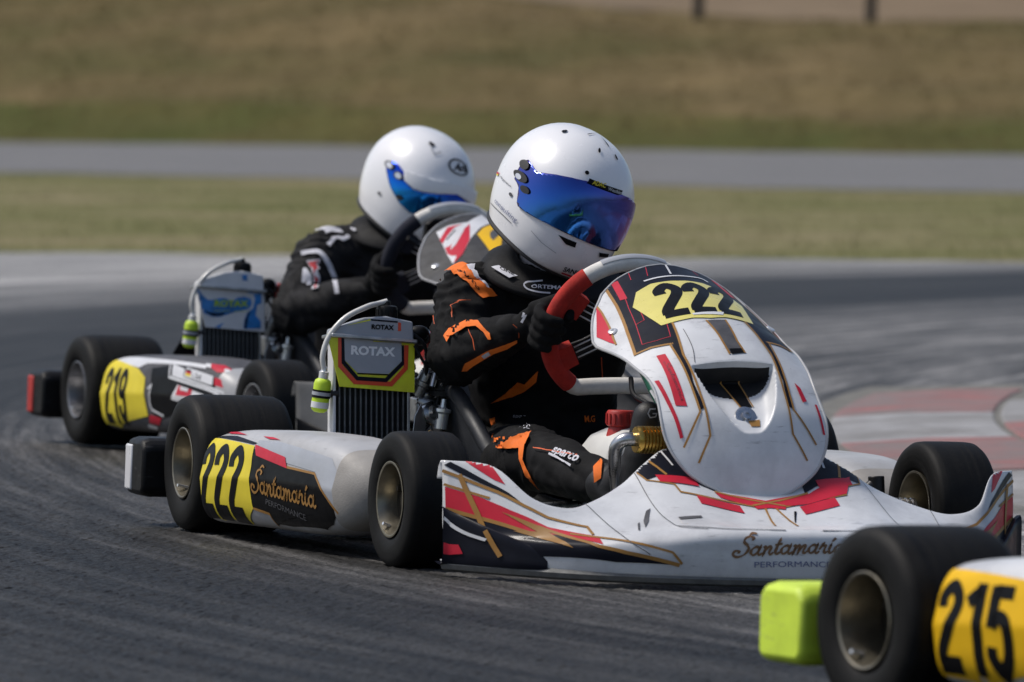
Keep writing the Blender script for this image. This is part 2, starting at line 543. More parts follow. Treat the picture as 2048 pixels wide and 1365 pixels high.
def glyph_digits(s, w=.36):
    G = {
        '2': [sm2([(.18, 1.62), (.18, 1.95), (.5, 2.24), (.82, 1.95), (.80, 1.55), (.5, 1.0), (.22, .5), (.19, .17)], 6), [(.02, .17), (.98, .17)]],
        '1': [[(.60, 0), (.60, 2.4)], [(.60, 2.20), (.12, 1.80)]],
        '9': [sm2([(.80, 1.5), (.66, 1.22), (.35, 1.2), (.18, 1.5), (.18, 1.95), (.5, 2.24), (.82, 1.95), (.82, 1.2), (.80, .5), (.5, .16), (.18, .45), (.17, .72)], 6)],
        '5': [[(.92, 2.22), (.20, 2.22)], [(.20, 2.38), (.20, 1.2)], sm2([(.2, 1.28), (.5, 1.5), (.80, 1.25), (.82, .5), (.5, .16), (.18, .45), (.17, .72)], 6)],
    }
    vs, fs, x = [], [], 0
    for ch in s:
        for st in G[ch]:
            a, b = stroke_flat(st, w)
            o = len(vs); vs += [(p + x, q) for p, q in a]; fs += [tuple(i + o for i in f) for f in b]
        x += 1.14 if ch != '1' else 1.0
    return norm_box(vs, fs)

def glyph_script(w=.21):
    """the cursive sponsor name in pen strokes"""
    a = [(.82, .78), (.5, 1.0), (.14, .7), (.14, .28), (.42, 0), (.74, .3), (.88, 1.0), (.82, .3), (1.02, .0), (1.25, .25)]
    n = [(.0, .85), (.16, .95), (.22, .6), (.18, .0), (.3, .6), (.6, 1.0), (.76, .75), (.70, .2), (.9, 0), (1.12, .25)]
    m_ = [(.0, .85), (.16, .95), (.22, .6), (.18, .0), (.3, .6), (.55, 1.0), (.68, .7), (.64, .0), (.76, .6), (1.04, 1.0), (1.18, .75), (1.12, .2), (1.32, 0), (1.55, .25)]
    t = [(.1, .3), (.36, 1.7), (.26, 1.2), (.2, .3), (.38, 0), (.66, .25)]
    r = [(.0, .4), (.26, 1.12), (.3, .88), (.56, .86), (.52, .3), (.72, 0), (.95, .25)]
    i_ = [(.05, .4), (.16, .95), (.14, .25), (.34, 0), (.58, .25)]
    S = [(1.35, 1.75), (1.45, 2.05), (1.1, 2.3), (.68, 2.1), (.62, 1.65), (1.0, 1.25), (1.25, .75), (1.0, .15), (.4, -.12), (-.1, .2), (.0, .62), (.38, .6), (.4, .3)]
    seq = [([S, [(1.0, 2.45), (1.3, 2.75), (1.7, 2.6)]], 1.45), ([a], 1.2), ([n], 1.1), ([t, [(-.05, 1.12), (.66, 1.22)]], .64), ([a], 1.2), ([m_], 1.52), ([a], 1.2), ([r], .92), ([i_, [(.2, 1.35), (.5, 1.8)]], .56), ([a], 1.2)]
    vs, fs, x = [], [], 0
    for strokes, adv in seq:
        for st in strokes:
            p = sm2(st, 5)
            ws = [w * (.75 + .5 * abs(math.sin(i * .35))) for i in range(len(p))]
            q, g = stroke_flat(p, ws)
            o = len(vs); vs += [(u + x + .16 * v, v) for u, v in q]; fs += [tuple(k + o for k in f) for f in g]
        x += adv
    return norm_box(vs, fs)

def affine(flat, bl, br, tl):
    vs, fs = flat
    return [(bl[0] + (br[0] - bl[0]) * x + (tl[0] - bl[0]) * y, bl[1] + (br[1] - bl[1]) * x + (tl[1] - bl[1]) * y) for x, y in vs], fs

def merge(*flats):
    vs, fs = [], []
    for a, b in flats:
        o = len(vs); vs += a; fs += [tuple(i + o for i in f) for f in b]
    return vs, fs

def poly_flat(*polys):
    return merge(*[(list(p), [tuple(range(len(p)))]) for p in polys])

def refine(flat, step):
    """cut a flat shape along a grid so that it can follow a curve"""
    vs, fs = flat
    bm = bmesh.new()
    bv = [bm.verts.new((x, y, 0)) for x, y in vs]
    for f in fs:
        try: bm.faces.new([bv[i] for i in f])
        except ValueError: pass
    bmesh.ops.triangulate(bm, faces=[f for f in bm.faces if len(f.verts) > 4])
    xs = [v[0] for v in vs]; ys = [v[1] for v in vs]
    for ax, lo, hi in ((0, min(xs), max(xs)), (1, min(ys), max(ys))):
        k = math.floor(lo / step) + 1
        while k * step < hi:
            co = [0, 0, 0]; no = [0, 0, 0]; co[ax] = k * step; no[ax] = 1
            bmesh.ops.bisect_plane(bm, geom=bm.verts[:] + bm.edges[:] + bm.faces[:], plane_co=co, plane_no=no, dist=1e-6)
            k += 1
    bm.verts.index_update()
    out = [(v.co.x, v.co.y) for v in bm.verts], [tuple(v.index for v in f.verts) for f in bm.faces]
    bm.free()
    return out

class Frame:
    """projection of flat prints along d on to a surface; ux, uy span the drawing plane"""
    def __init__(s, o, ux, uy, d=None):
        s.o, s.ux, s.uy = Vector(o), Vector(ux).normalized(), Vector(uy).normalized()
        s.d = Vector(d).normalized() if d is not None else -s.ux.cross(s.uy).normalized()

def bvh_of(obj):
    me = obj.data
    return BVHTree.FromPolygons([v.co.copy() for v in me.vertices], [tuple(p.vertices) for p in me.polygons])

def lay(name, flat, fr, bvh, m, parent, lift=.0008, step=.012, mirror=False, drape=0.):
    vs, fs = refine(flat, step)
    pts, ok = [], []
    for x, y in vs:
        p = fr.o + fr.ux * x + fr.uy * y - fr.d * .6
        h = bvh.ray_cast(p, fr.d, 2.0)
        if h[0] is None: pts.append(p); ok.append(False)
        else:
            nn = h[1] if h[1].dot(fr.d) < 0 else -h[1]
            q = h[0]
            if drape:                                   # cloth bridges the small folds under it
                near = 0.
                for du, dv in ((1, 0), (-1, 0), (0, 1), (0, -1), (.7, .7), (-.7, .7), (.7, -.7), (-.7, -.7)):
                    g = bvh.ray_cast(p + (fr.ux * du + fr.uy * dv) * drape, fr.d, 2.0)
                    if g[0] is not None:
                        e = h[3] - g[3]
                        if 0 < e < .02: near = max(near, e)
                q = q - fr.d * near * .8
            pts.append(q + nn * lift); ok.append(True)
    fs = [f for f in fs if all(ok[i] for i in f)]
    # drop faces that stretch across an edge of the surface
    good = []
    for f in fs:
        if max((pts[f[i]] - pts[f[i - 1]]).length for i in range(len(f))) < 8 * step: good.append(f)
    if not good: return None
    if mirror: pts = [Vector((p.x, -p.y, p.z)) for p in pts]
    me = bpy.data.meshes.new(name)
    used = sorted({i for f in good for i in f}); idx = {k: i for i, k in enumerate(used)}
    me.from_pydata([tuple(pts[i]) for i in used], [], [tuple(idx[i] for i in f) for f in good])
    bm = bmesh.new(); bm.from_mesh(me)
    bmesh.ops.recalc_face_normals(bm, faces=bm.faces)
    c = [f for f in bm.faces]
    s = sum(f.normal.dot(fr.d if not mirror else Vector((fr.d.x, -fr.d.y, fr.d.z))) for f in c)
    if s > 0: bmesh.ops.reverse_faces(bm, faces=c)
    bm.to_mesh(me); bm.free()
    return link(name, me, m, parent, sharp=60)

# ---- soft bodies: overlapping closed lumps fused into one skin ----
def fuse(mb, voxel, smooth=4, name='skin'):
    me = mb.mesh(name)
    o = bpy.data.objects.new('tmp', me); COL.objects.link(o)
    k = o.modifiers.new('r', 'REMESH'); k.mode = 'VOXEL'; k.voxel_size = voxel
    if smooth:
        k = o.modifiers.new('s', 'SMOOTH'); k.factor = .5; k.iterations = smooth
    dg = bpy.context.evaluated_depsgraph_get()
    out = bpy.data.meshes.new_from_object(o.evaluated_get(dg))
    out.name = name
    bpy.data.objects.remove(o); bpy.data.meshes.remove(me)
    out.materials.clear()
    return out

def limb(mb, p, q, r0, r1, seg=16):
    """tapered limb with rounded ends"""
    p, q = Vector(p), Vector(q)
    L = (q - p).length
    prof = []
    for i in range(7):
        a = PI / 2 * (1 - i / 6); prof.append((-r0 * math.sin(a), r0 * math.cos(a)))
    for i in range(7):
        a = PI / 2 * i / 6; prof.append((L + r1 * math.sin(a), r1 * math.cos(a)))
    mb.lathe(prof, p, q - p, seg)

def ellip(mb, c, r, rot=None, seg=18):
    m = Euler(rot).to_matrix() if rot is not None else Matrix.Identity(3)
    rings = []
    for i in range(11):
        a = -PI / 2 + PI * i / 10
        rings.append([Vector(c) + m @ Vector((r[0] * max(math.cos(a), 1e-3) * math.cos(2 * PI * j / seg), r[1] * max(math.cos(a), 1e-3) * math.sin(2 * PI * j / seg), r[2] * math.sin(a))) for j in range(seg)])
    mb.rings(rings)

FRAMES = {
    'pod': Frame((0, -.9, 0), (1, 0, 0), (0, .45, 1), (0, 1, -.45)),
    'nose': Frame((1.9, 0, 0), (0, 1, 0), (-.35, 0, 1), (-1, 0, -.35)),
    'panel': Frame((1.7, 0, .7), (0, 1, 0), (-1, 0, 1), (-1, 0, -1)),
    'face': Frame((.6, 0, 0), (0, 1, 0), (0, 0, 1), (-1, 0, 0)),
    'bodytop': Frame((1.1, -.3, .1), (.34, .94, 0), (-.56, .20, .80), (-.752, .272, -.60)),
    'body': Frame((1.1, -.3, .1), (.34, .94, 0), (0, 0, 1), (-.94, .34, 0)),
}
# ------------------------------------------------------------------ the setting
def edge_line(y0, slope):
    return lambda x: y0 - slope * 15 * math.tanh(x / 15.0) + .012 * y0 * noise.fractal(Vector((x * .5, y0, 0)), .7, 2.0, 4)
track_edge = edge_line(34.4, .36)
far_near = edge_line(62.3, 1.40)
far_far = edge_line(98.5, 1.56)

def sheet(name, lo, hi, z, m, nx=900, x0=-90, x1=90):
    mb = MB()
    mb.grid(lambda a, b: (x0 + (x1 - x0) * a, lo(x0 + (x1 - x0) * a) * (1 - b) + hi(x0 + (x1 - x0) * a) * b, z), nx, 1)
    o = mb.build(name, m)
    tag(o, kind='structure')
    return o
def track_z(x, y):
    """the bend is banked: it falls towards its inside"""
    r_ = math.hypot(x - BEND[0], y - BEND[1])
    t = max(0., min(1., (16.3 - r_) / 2.1))
    return -.078 * t
GX = [-900, -400, -200, -120, -90, -60, -40, -25, -15, -10, -7, -5, -4] + [-3 + .25 * i for i in range(0, 45)] + [8.5, 9.5, 11, 13, 15, 17, 20, 24, 28, 33, 40, 60, 90, 120, 200, 400, 900]
GY = [-300, -120, -60, -25, -10, -4, 0, 2.5, 4, 5, 6] + [6.5 + .25 * i for i in range(0, 90)] + [29.5, 31]
def lattice(name, ys, m, dz, clip=None):
    mb = MB()
    o_ = []
    for x in GX:
        for y in ys:
            yy = y if clip is None else min(y, clip(x))
            mb.v.append(Vector((x, yy, track_z(x, yy) + dz)))
    n = len(ys)
    for i in range(len(GX) - 1):
        for j in range(n - 1):
            a = i * n + j
            mb.f.append((a, a + n, a + n + 1, a + 1))
    return tag(mb.build(name, m, sharp=180), kind='structure')
lattice('ground', GY + [33, 36, 40, 60, 100, 200, 500, 1500], 'grass_verge', -.008)
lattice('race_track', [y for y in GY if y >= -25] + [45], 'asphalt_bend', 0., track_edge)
# coarse aggregate of the worn tarmac where the karts run
def aggregate():
    x0, x1, y0, y1, nx, ny = -2.0, 2.1, 8.8, 18.5, 560, 660
    rnd = random.Random(5)
    vs = []
    for j in range(ny + 1):
        y = y0 + (y1 - y0) * j / ny
        fy = min(1, (y - y0) / .8, (y1 - y) / 2.5)
        for i in range(nx + 1):
            x = x0 + (x1 - x0) * i / nx
            k = max(0, min(fy, (x - x0) / .3, (x1 - x) / .3))
            vs.append((x + rnd.uniform(-.003, .003), y + rnd.uniform(-.005, .005), track_z(x, y) + .0012 + k * (.0008 + .0036 * rnd.random() ** 1.6)))
    fs = []
    w = nx + 1
    for j in range(ny):
        for i in range(nx):
            a = j * w + i
            fs.append((a, a + 1, a + w + 1, a + w))
    me = bpy.data.meshes.new('track_surface'); me.from_pydata(vs, [], fs)
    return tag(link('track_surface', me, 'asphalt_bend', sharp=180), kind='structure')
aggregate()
sheet('far_track', far_near, far_far, 0.0, 'asphalt_far')

bank_h = table([(0, -.01), (3, .22), (10, .92), (18, 1.72), (25, 2.28), (30, 2.5), (60, 3.3), (220, 9.0)])
def bank_z(x, w):
    h = bank_h(w)[0]
    k = .87 + .22 * (1 - math.tanh((x - 0.5) / 4.0))
    amp = min(1, w / 4) * (.10 if w < 30 else .18)
    return h * k + amp * (noise.fractal(Vector((x * .35, w * .35, 1.7)), .8, 2.1, 5))
def bank_pt(x, w):
    return (x, far_far(x) + w - .3, bank_z(x, w))
def bank_strip(name, w0, w1, nx, nw, m, x0=-70, x1=70):
    mb = MB()
    mb.grid(lambda a, b: bank_pt(x0 + (x1 - x0) * a, w0 + (w1 - w0) * b), nx, nw)
    return tag(mb.build(name, m, sharp=80), kind='structure')
bank_strip('bank_foot', 0, 6, 280, 16, 'grass_foot')
bank_strip('bank', 5.9, 27.5, 280, 60, 'grass_bank')
bank_strip('field', 27.4, 220, 90, 60, 'dry_field')

def grass_stuff(name, label, m, n, place, hmin, hmax, seed):
    rnd = random.Random(seed)
    vs, fs = [], []
    for i in range(n):
        p = place(rnd)
        h = rnd.uniform(hmin, hmax); w = h * .10
        for k in range(3):
            a = rnd.uniform(0, 2 * PI); ox, oy = rnd.uniform(-.08, .08), rnd.uniform(-.08, .08)
            lx, ly = rnd.uniform(-.5, .5) * h, rnd.uniform(-.5, .5) * h
            b = len(vs)
            hh = h * rnd.uniform(.6, 1)
            vs += [(p[0] + ox - w * math.cos(a), p[1] + oy - w * math.sin(a), p[2] - .02), (p[0] + ox + w * math.cos(a), p[1] + oy + w * math.sin(a), p[2] - .02), (p[0] + ox + lx, p[1] + oy + ly, p[2] + hh)]
            fs.append((b, b + 1, b + 2))
    me = bpy.data.meshes.new(name); me.from_pydata(vs, [], fs)
    return tag(link(name, me, m), label, 'grass', kind='stuff')
def verge_place(r):
    t = r.random(); y0 = 33 + 45 * t; x = r.uniform(-1, 1) * (1.5 + y0 * .085)
    lo, hi = track_edge(x) + .15, far_near(x) - .2
    return (x, lo + (hi - lo) * t, -.008)
def bank_place(r):
    w = r.random() ** .9 * 27; x = r.uniform(-13, 11)
    return bank_pt(x, w)
grass_stuff('grass', 'short patchy grass on the verge between the two tracks', 'grass_verge', 14000, verge_place, .02, .05, 3)
grass_stuff('bank_grass', 'rough dry grass covering the bank behind the far track', 'grass_bank', 22000, bank_place, .03, .11, 4)

def kerb_stone_mesh(r0, r1, z0, z1, a0, a1):
    mb = MB(); n = 4
    ring = []
    for i in range(n + 1):
        a = R(a0 + (a1 - a0) * i / n)
        c, s_ = math.cos(a), math.sin(a)
        q = lambda r, z: (BEND[0] + r * c, BEND[1] + r * s_, z)
        ring.append([q(r0, -.12), q(r0, z0), q((r0 + r1) / 2, (z0 + z1) / 2 + .006), q(r1, z1), q(r1, -.12)])
    mb.rings(ring)
    return mb
kerb = empty('kerb', None, (.7, 18.0, 0))
tag(kerb, 'worn red and white painted kerb on the inside of the bend', 'kerb')
mk = MB()
mk.rings([[(BEND[0] + r * math.cos(R(a)), BEND[1] + r * math.sin(R(a)), z) for r, z in ((14.20, -.12), (14.19, -.074), (14.05, -.073), (13.6, -.058), (12.87, -.034), (12.8, -.12))] for a in range(167, 241, 2)])
o = mk.build('kerb_base', 'kerb_joint', kerb); o.matrix_parent_inverse = Matrix.Translation((-.7, -18.0, 0))
for row, (r0, r1, z0, z1, start, wd) in enumerate(((14.10, 13.62, -.070, -.052, 175.0, 6.0), (13.60, 12.9, -.050, -.022, 172.2, 5.6))):
    for k in range(-11, 12):
        a0 = start + k * wd
        if a0 < 167 or a0 > 234: continue
        col = 'kerb_white' if k % 2 == 0 else 'kerb_red'
        dz = random.uniform(-.003, .003)
        mb = kerb_stone_mesh(r0, r1, z0 + dz, z1 + dz, a0 + .05, a0 + wd - .05)
        o = mb.build('kerb_stone', col, kerb, bevel=.006)
        o.matrix_parent_inverse = Matrix.Translation((-.7, -18.0, 0))

for i, (x, lab) in enumerate(((3.45, 'dark wooden fence post on the bank crest, left of two'), (6.42, 'dark wooden fence post on the bank crest, right of two'))):
    w = 25.5
    b = bank_pt(x, w)
    mb = MB()
    mb.lathe([(-.4, .10), (0, .10), (.6, .095), (1.2, .09), (1.62, .085), (1.66, .05), (1.665, .0)], (0, 0, 0), (.03, .02, 1), 10)
    p = mb.build('fence_post', 'post_wood', None, loc=b)
    tag(p, lab, 'fence post', 'fence posts on the bank')
# ------------------------------------------------------------------ surfaces of the bodywork (kart axes: X forward, Y left, Z up, origin under the rear axle)
nose_tab = table([   # |Y|: bottom X, crease X Z, middle X Z, top X Z
    (0.000, 1.660, 1.650, .118, 1.53, .128, 1.29, .235),
    (0.080, 1.655, 1.645, .118, 1.53, .130, 1.29, .237),
    (0.147, 1.645, 1.634, .116, 1.51, .142, 1.32, .240),
    (0.200, 1.634, 1.622, .112, 1.50, .144, 1.35, .215),
    (0.254, 1.618, 1.604, .104, 1.50, .134, 1.38, .180),
    (0.328, 1.583, 1.568, .096, 1.50, .120, 1.42, .150),
    (0.384, 1.545, 1.528, .090, 1.485, .112, 1.44, .139),
    (0.446, 1.485, 1.470, .090, 1.445, .120, 1.42, .155),
    (0.490, 1.430, 1.415, .094, 1.395, .142, 1.365, .200),
    (0.515, 1.393, 1.380, .096, 1.360, .150, 1.335, .211),
    (0.575, 1.300, 1.290, .100, 1.285, .156, 1.275, .213)])
def nose_section(y):
    xb, xc, zc, xm, zm, xt, zt = nose_tab(abs(y))
    return catmull([(xb - .010, y, .033), (xb - .006, y, .030), (xb, y, .036), (xb + .004, y, .075), (xc, y, zc), (xm, y, zm), (xt, y, zt), (xt - .012, y, zt - .004), (xt - .02, y, zt - .03)], 6)
pan_tab = table([(0.0, 1.432, .138), (.10, 1.424, .182), (.22, 1.412, .236), (.36, 1.388, .298), (.48, 1.350, .345), (.60, 1.306, .391), (.70, 1.262, .424), (.78, 1.206, .458), (.88, 1.10, .503), (.96, 1.01, .533), (1.0, .962, .548)])
def pan_frame(t):
    x, z = pan_tab(t)
    a, b = pan_tab(max(0, t - .04)), pan_tab(min(1, t + .04))
    d = Vector((b[0] - a[0], 0, b[1] - a[1])).normalized()      # along the panel, upwards
    n = Vector((d.z, 0, -d.x))                                    # outwards (forward / up)
    return Vector((x, 0, z)), d, n
def pan_pt(y, t, scoop=True):
    if t > 1:
        c, d, n = pan_frame(1.0); c = c + d * ((t - 1) * .6)
    elif t < 0:
        c, d, n = pan_frame(0.0); c = c + d * (t * .6)
    else: c, d, n = pan_frame(t)
    k = 1.25 + 1.2 * max(0., min(1., (t - .5) / .35)) ** 1.3
    p = c + Vector((0, y, 0)) - n * (k * y * y)
    if scoop:
        tt = (t - .28) / (.605 - .28)
        hw = .085 * min(1, max(0, tt + .02) ** .45) - .006 * max(0, tt - .6)
        if 0 < tt < 1:
            e = abs(y) / max(hw, 1e-4)
            m_ = max(0., 1 - e ** 4.5) if e < 1 else 0
            prof = min(1, (1 - tt) / .07) * min(1, tt ** .7)
            p -= n * (.052 * prof * m_ ** .8)
    return p
pod_tab = table([     # X: outer Y, top Z, bottom Z, inner Y, roundness
    (.145, -.697, .204, .030, -.50), (.16, -.704, .210, .028, -.49), (.25, -.701, .221, .030, -.48), (.45, -.683, .229, .034, -.47), (.65, -.660, .231, .037, -.465), (.72, -.650, .227, .041, -.46),
    (.76, -.643, .221, .046, -.46), (.80, -.633, .210, .055, -.46), (.84, -.616, .192, .070, -.46), (.865, -.597, .175, .086, -.46), (.88, -.575, .157, .102, -.465), (.888, -.545, .140, .118, -.475)])
def pod_section(x, n=28):
    yo, zt, zb, yi = pod_tab(x)
    cy, cz, hy, hz = (yo + yi) / 2, (zt + zb) / 2, (yi - yo) / 2, (zt - zb) / 2
    out = []
    for i in range(n):
        a = 2 * PI * i / n
        c, s_ = math.cos(a), math.sin(a)
        e = .42
        yy = cy - hy * math.copysign(abs(c) ** e, c)
        zz = cz + hz * math.copysign(abs(s_) ** e, s_)
        yy += .018 * max(0, (zz - cz) / hz) * (1 if c > 0 else 0) - .012 * max(0, (cz - zz) / hz) * (-1 if c > 0 else 0)
        out.append((x, yy, zz))
    return out

def pod_mesh():
    xs = [.145, .150, .158, .17, .2, .25, .3, .35, .4, .45, .5, .55, .6, .65, .7, .74, .77, .79, .80, .81, .82, .83, .84, .85, .86, .866, .872, .878, .883, .886, .888]
    mb = MB(); mb.rings([pod_section(x, 40) for x in xs])
    return mb
def pod_cap_mesh():
    mb = MB()
    xs = [.80, .81, .82, .83, .84, .85, .86, .866, .872, .878, .883, .886, .888]
    rings = []
    for x in xs:
        sec = pod_section(x, 40); c = sum((Vector(p) for p in sec), Vector()) / 40
        rings.append([Vector(p) + (Vector(p) - c).normalized() * .0014 + Vector((.0014, 0, 0)) for p in sec])
    # the cap's edge leans: further back at the top
    for r_ in rings[:1]:
        for p in r_: p.x -= .0
    mb.rings(rings)
    return mb

PANEL_OUT = None      # outline (y, t) filled in with the prints

def mirror_y(mb):
    q = MB(); q.v = [Vector((p.x, -p.y, p.z)) for p in mb.v]; q.f = [f[::-1] for f in mb.f]
    return q

# ------------------------------------------------------------------ wheels
def wheel_meshes(rad, wid):
    """tyre, rim, disc and hub about the Y axis, outer side towards -Y, centre in the origin"""
    h = wid / 2
    tp = [(-h * .72, .066), (-h * .86, .070), (-h * .97, .082), (-h * 1.0, rad * .74), (-h * .985, rad * .86), (-h * .93, rad * .945), (-h * .82, rad * .985), (-h * .6, rad * .997), (0, rad)]
    prof = tp + [(-a, r) for a, r in tp[-2::-1]] + [(h * .6, .064), (-h * .6, .064)]
    t = MB(); t.lathe(prof, (0, 0, 0), (0, 1, 0), 72, True)
    rp = [(-h * .93, .0715), (-h * .955, .0725), (-h * .965, .0705), (-h * .95, .0675), (-h * .80, .0645), (-h * .60, .0600), (h * .60, .0600), (h * .80, .0645), (h * .95, .0675), (h * .965, .0705), (h * .955, .0725), (h * .93, .0715), (h * .72, .067), (-h * .72, .067)]
    r_ = MB(); r_.lathe(rp, (0, 0, 0), (0, 1, 0), 56, True)
    return t, r_
def wheel_disc(y, inner):
    d = MB()
    d.lathe([(y - .004, .060), (y - .004, .022), (y - .012, .020), (y - .012, .001)] if True else [], (0, 0, 0), (0, 1, 0), 32)
    d.lathe([(y + .004, .060), (y - .004, .060), (y - .004, .02), (y + .004, .02)], (0, 0, 0), (0, 1, 0), 32, True)
    for k in range(3):
        a = 2 * PI * k / 3 + .5
        d.lathe([(y - .016, .006), (y + .004, .006)], (math.cos(a) * .036, 0, math.sin(a) * .036), (0, 1, 0), 6)
    return d
_wheel_cache = {}
def wheel(parent, name, loc, rad, wid, side, rimmat, yaw=0):
    w = bpy.data.objects.new(name, None)
    key = (rad, wid, side, rimmat)
    if key not in _wheel_cache:
        t, r_ = wheel_meshes(rad, wid)
        d = wheel_disc(-wid * .5 + (.075 if wid > .16 else .045) if side < 0 else wid * .5 - (.075 if wid > .16 else .045), False)
        _wheel_cache[key] = (t.mesh('tyre'), r_.mesh('rim'), d.mesh('wheel'))
    t, r_, d = _wheel_cache[key]
    h = wid / 2 * side
    o = link(name, d, 'rim_inside', parent, loc=loc)
    o.rotation_euler = (0, 0, yaw)
    link('tyre', t, 'slick_rubber', o, sharp=50)
    link('rim', r_, rimmat, o, sharp=50)
    MB().tube([(-.035, h * .72, -.052), (-.032, h * .95, -.047)], .0032, 8).build('valve', 'clear_screw', o)
    return o

# ------------------------------------------------------------------ a kart
def build_kart(S):
    K = empty('racing_kart', None, (S['o'][0], S['o'][1], 0), R(S['th']) - PI / 2)
    roll = R(S.get('roll', -2.1))           # the banked bend leans the kart to its left
    lean = Matrix.Translation((0, 0, .6 * math.sin(roll) + S.get('dz', 0))) @ Matrix.Rotation(roll, 4, 'X')
    K.rotation_euler = (roll, 0, K.rotation_euler[2]); K.location.z = .6 * math.sin(roll) + S.get('dz', 0)
    S['unlean'] = lean.inverted()
    tag(K, S['label'], 'kart', 'racing karts on the bend')
    P = {'root': K}
    # wheels
    for s_ in (-1, 1):
        wheel(K, 'rear_wheel', (0, s_ * .595, .14), .14, .21, s_, S['rim'])
        wheel(K, 'front_wheel', (1.04, s_ * .535, .13), .13, .13, s_, S['rim'], R(S.get('steer', 2)))
    MB().tube([(0, -.60, .14), (0, .60, .14)], .02, 14).build('rear_axle', 'steel', K)
    for s_ in (-1, 1):
        h = MB(); h.lathe([(0, .034), (.07, .034), (.075, .025), (.10, .025)], (0, s_ * .50, .14), (0, -s_, 0), 18)
        h.build('rear_hub', 'aluminium', K)
        sp = MB()
        prof = []
        for k in range(5):
            a = k * .011
            prof += [(a, .017), (a + .0015, .0195), (a + .0075, .0195), (a + .009, .017)]
        sp.lathe(prof, (1.04, s_ * .475, .13), (0, -s_, 0), 20)
        sp.tube([(1.04, s_ * .48, .13), (1.04, s_ * .36, .13)], .0085, 10)
        sp.build('wheel_spacer', 'steel', K)
        kp = MB(); kp.tube([(1.045, s_ * .40, .07), (1.035, s_ * .395, .19)], .016, 12); kp.tube([(1.045, s_ * .40, .06), (1.04, s_ * .30, .06)], .014, 10); kp.tube([(1.035, s_ * .395, .18), (1.04, s_ * .30, .09)], .012, 10)
        kp.build('kingpin', 'dark_metal', K, bevel=.002)
    # frame
    fr = MB(); fm = S.get('frame', 'green_tube')
    for s_ in (-1, 1):
        fr.tube([(-.12, s_ * .30, .10), (.1, s_ * .30, .06), (.3, s_ * .31, .045), (.7, s_ * .30, .045), (1.0, s_ * .22, .045), (1.25, s_ * .16, .045)], .015, 10, 5)
        fr.tube([(1.04, s_ * .31, .06), (1.0, s_ * .22, .045), (.9, s_ * .1, .045), (.85, 0, .045)], .015, 10, 5)
    fr.tube([(1.25, -.16, .045), (1.25, .16, .045)], .015, 10)
    fr.tube([(.55, -.30, .045), (.55, .30, .045)], .015, 10)
    fr.tube([(-.10, -.30, .10), (-.10, .30, .10)], .015, 10)
    fr.build('chassis_frame', fm, K)
    MB().prism([(.50, -.29), (1.24, -.19), (1.33, -.12), (1.33, .12), (1.24, .19), (.50, .29)], (0, 0, .022), (1, 0, 0), (0, 1, 0), .004).build('floor_tray', 'aluminium', K)
    for s_ in (-1, 1):
        b = MB()
        b.tube([(.25, s_ * .30, .06), (.25, s_ * .56, .07), (.32, s_ * .60, .09), (.75, s_ * .60, .09), (.82, s_ * .56, .07), (.82, s_ * .29, .05)], .010, 10, 4)
        b.build('side_bar', 'steel', K)
    tr = MB()
    tr.tube([(.99, -.40, .11), (.95, -.05, .13)], .008, 10); tr.tube([(.99, .40, .11), (.95, .05, .13)], .008, 10)
    tr.tube([(1.18, -.30, .10), (1.28, -.20, .155), (1.40, -.10, .20)], .007, 8)
    tr.build('tie_rods', 'steel', K)
    # rear bumper with its end blocks
    RB = empty('rear_bumper', K)
    c = MB()
    prof = [(-.045, -.055), (.045, -.055), (.055, -.04), (.055, .04), (.04, .055), (-.04, .055), (-.055, .04), (-.055, -.04)]
    c.rings([[(-.22 + a * .8, y, .118 + b * .72) for a, b in prof] for y in (-.62, -.4, 0, .4, .62)])
    c.build('bumper_bar', S['bumper'], RB, bevel=.004)
    for s_ in (-1, 1):
        MB().tube([(-.10, s_ * .25, .10), (-.2, s_ * .25, .11)], .013, 10).build('bumper_bracket', 'steel', RB)
    for s_ in (-1, 1):
        e = MB()
        pr = [(-.05, -.058), (.05, -.058), (.062, -.045), (.062, .045), (.045, .063), (-.045, .063), (-.060, .045), (-.060, -.045)]
        e.rings([[(-.215 + a, y, .118 + b * k) for a, b in pr] for y, k in ((s_ * .565, .9), (s_ * .58, 1.), (s_ * (.715 - S.get('bumper_in', 0)), 1.), (s_ * (.735 - S.get('bumper_in', 0)), .90))])
        eo = e.build('bumper_end', S['bumper'], RB, bevel=.008)
        for zz in (.085, .15):
            q = MB(); q.lathe([(0, .0), (0, .009), (.004, .009), (.006, .005), (.006, 0)], (-.153, s_ * .66, zz), (1, 0, 0), 10); q.build('bolt', 'steel', eo)
        if S.get('bumper_stripe'):
            q = MB(); q.box((-.250, s_ * .7275, .118), (.044, .022, .094))
            q.build('reflector_tape', S['bumper_stripe'], eo, bevel=.004)
    # bodywork: nose
    nm = MB()
    ny = 120
    nm.rings([nose_section(-.575 + 1.15 * i / ny) for i in range(ny + 1)], closed=False, cap=False)
    no = nm.build('front_fairing', S['nose'], K, sharp=28)
    P['nose'] = no
    so = no.modifiers.new('thickness', 'SOLIDIFY'); so.thickness = .004; so.offset = -1
    # lower winglets at the ends of the nose
    for s_ in (-1, 1):
        w = MB()
        rings = []
        for i in range(13):
            y = .44 + .142 * i / 12
            xb, xc, zc, xm, zm, xt, zt = nose_tab(min(y, .575))
            out = .012 * math.sin(min(1, i / 5) * PI / 2)
            hgt = .035 + .065 * (i / 12) ** 1.2
            rings.append(catmull([(xb - .03, s_ * y, .030), (xb + out, s_ * y, .030), (xb + out + .002, s_ * y, .03 + hgt * .55), (xb + out - .002, s_ * y, .03 + hgt), (xb - .012, s_ * y, .033 + hgt)], 4))
        w.rings(rings, closed=False, cap=False)
        wo = w.build('fairing_winglet', S['nose_low'], no)
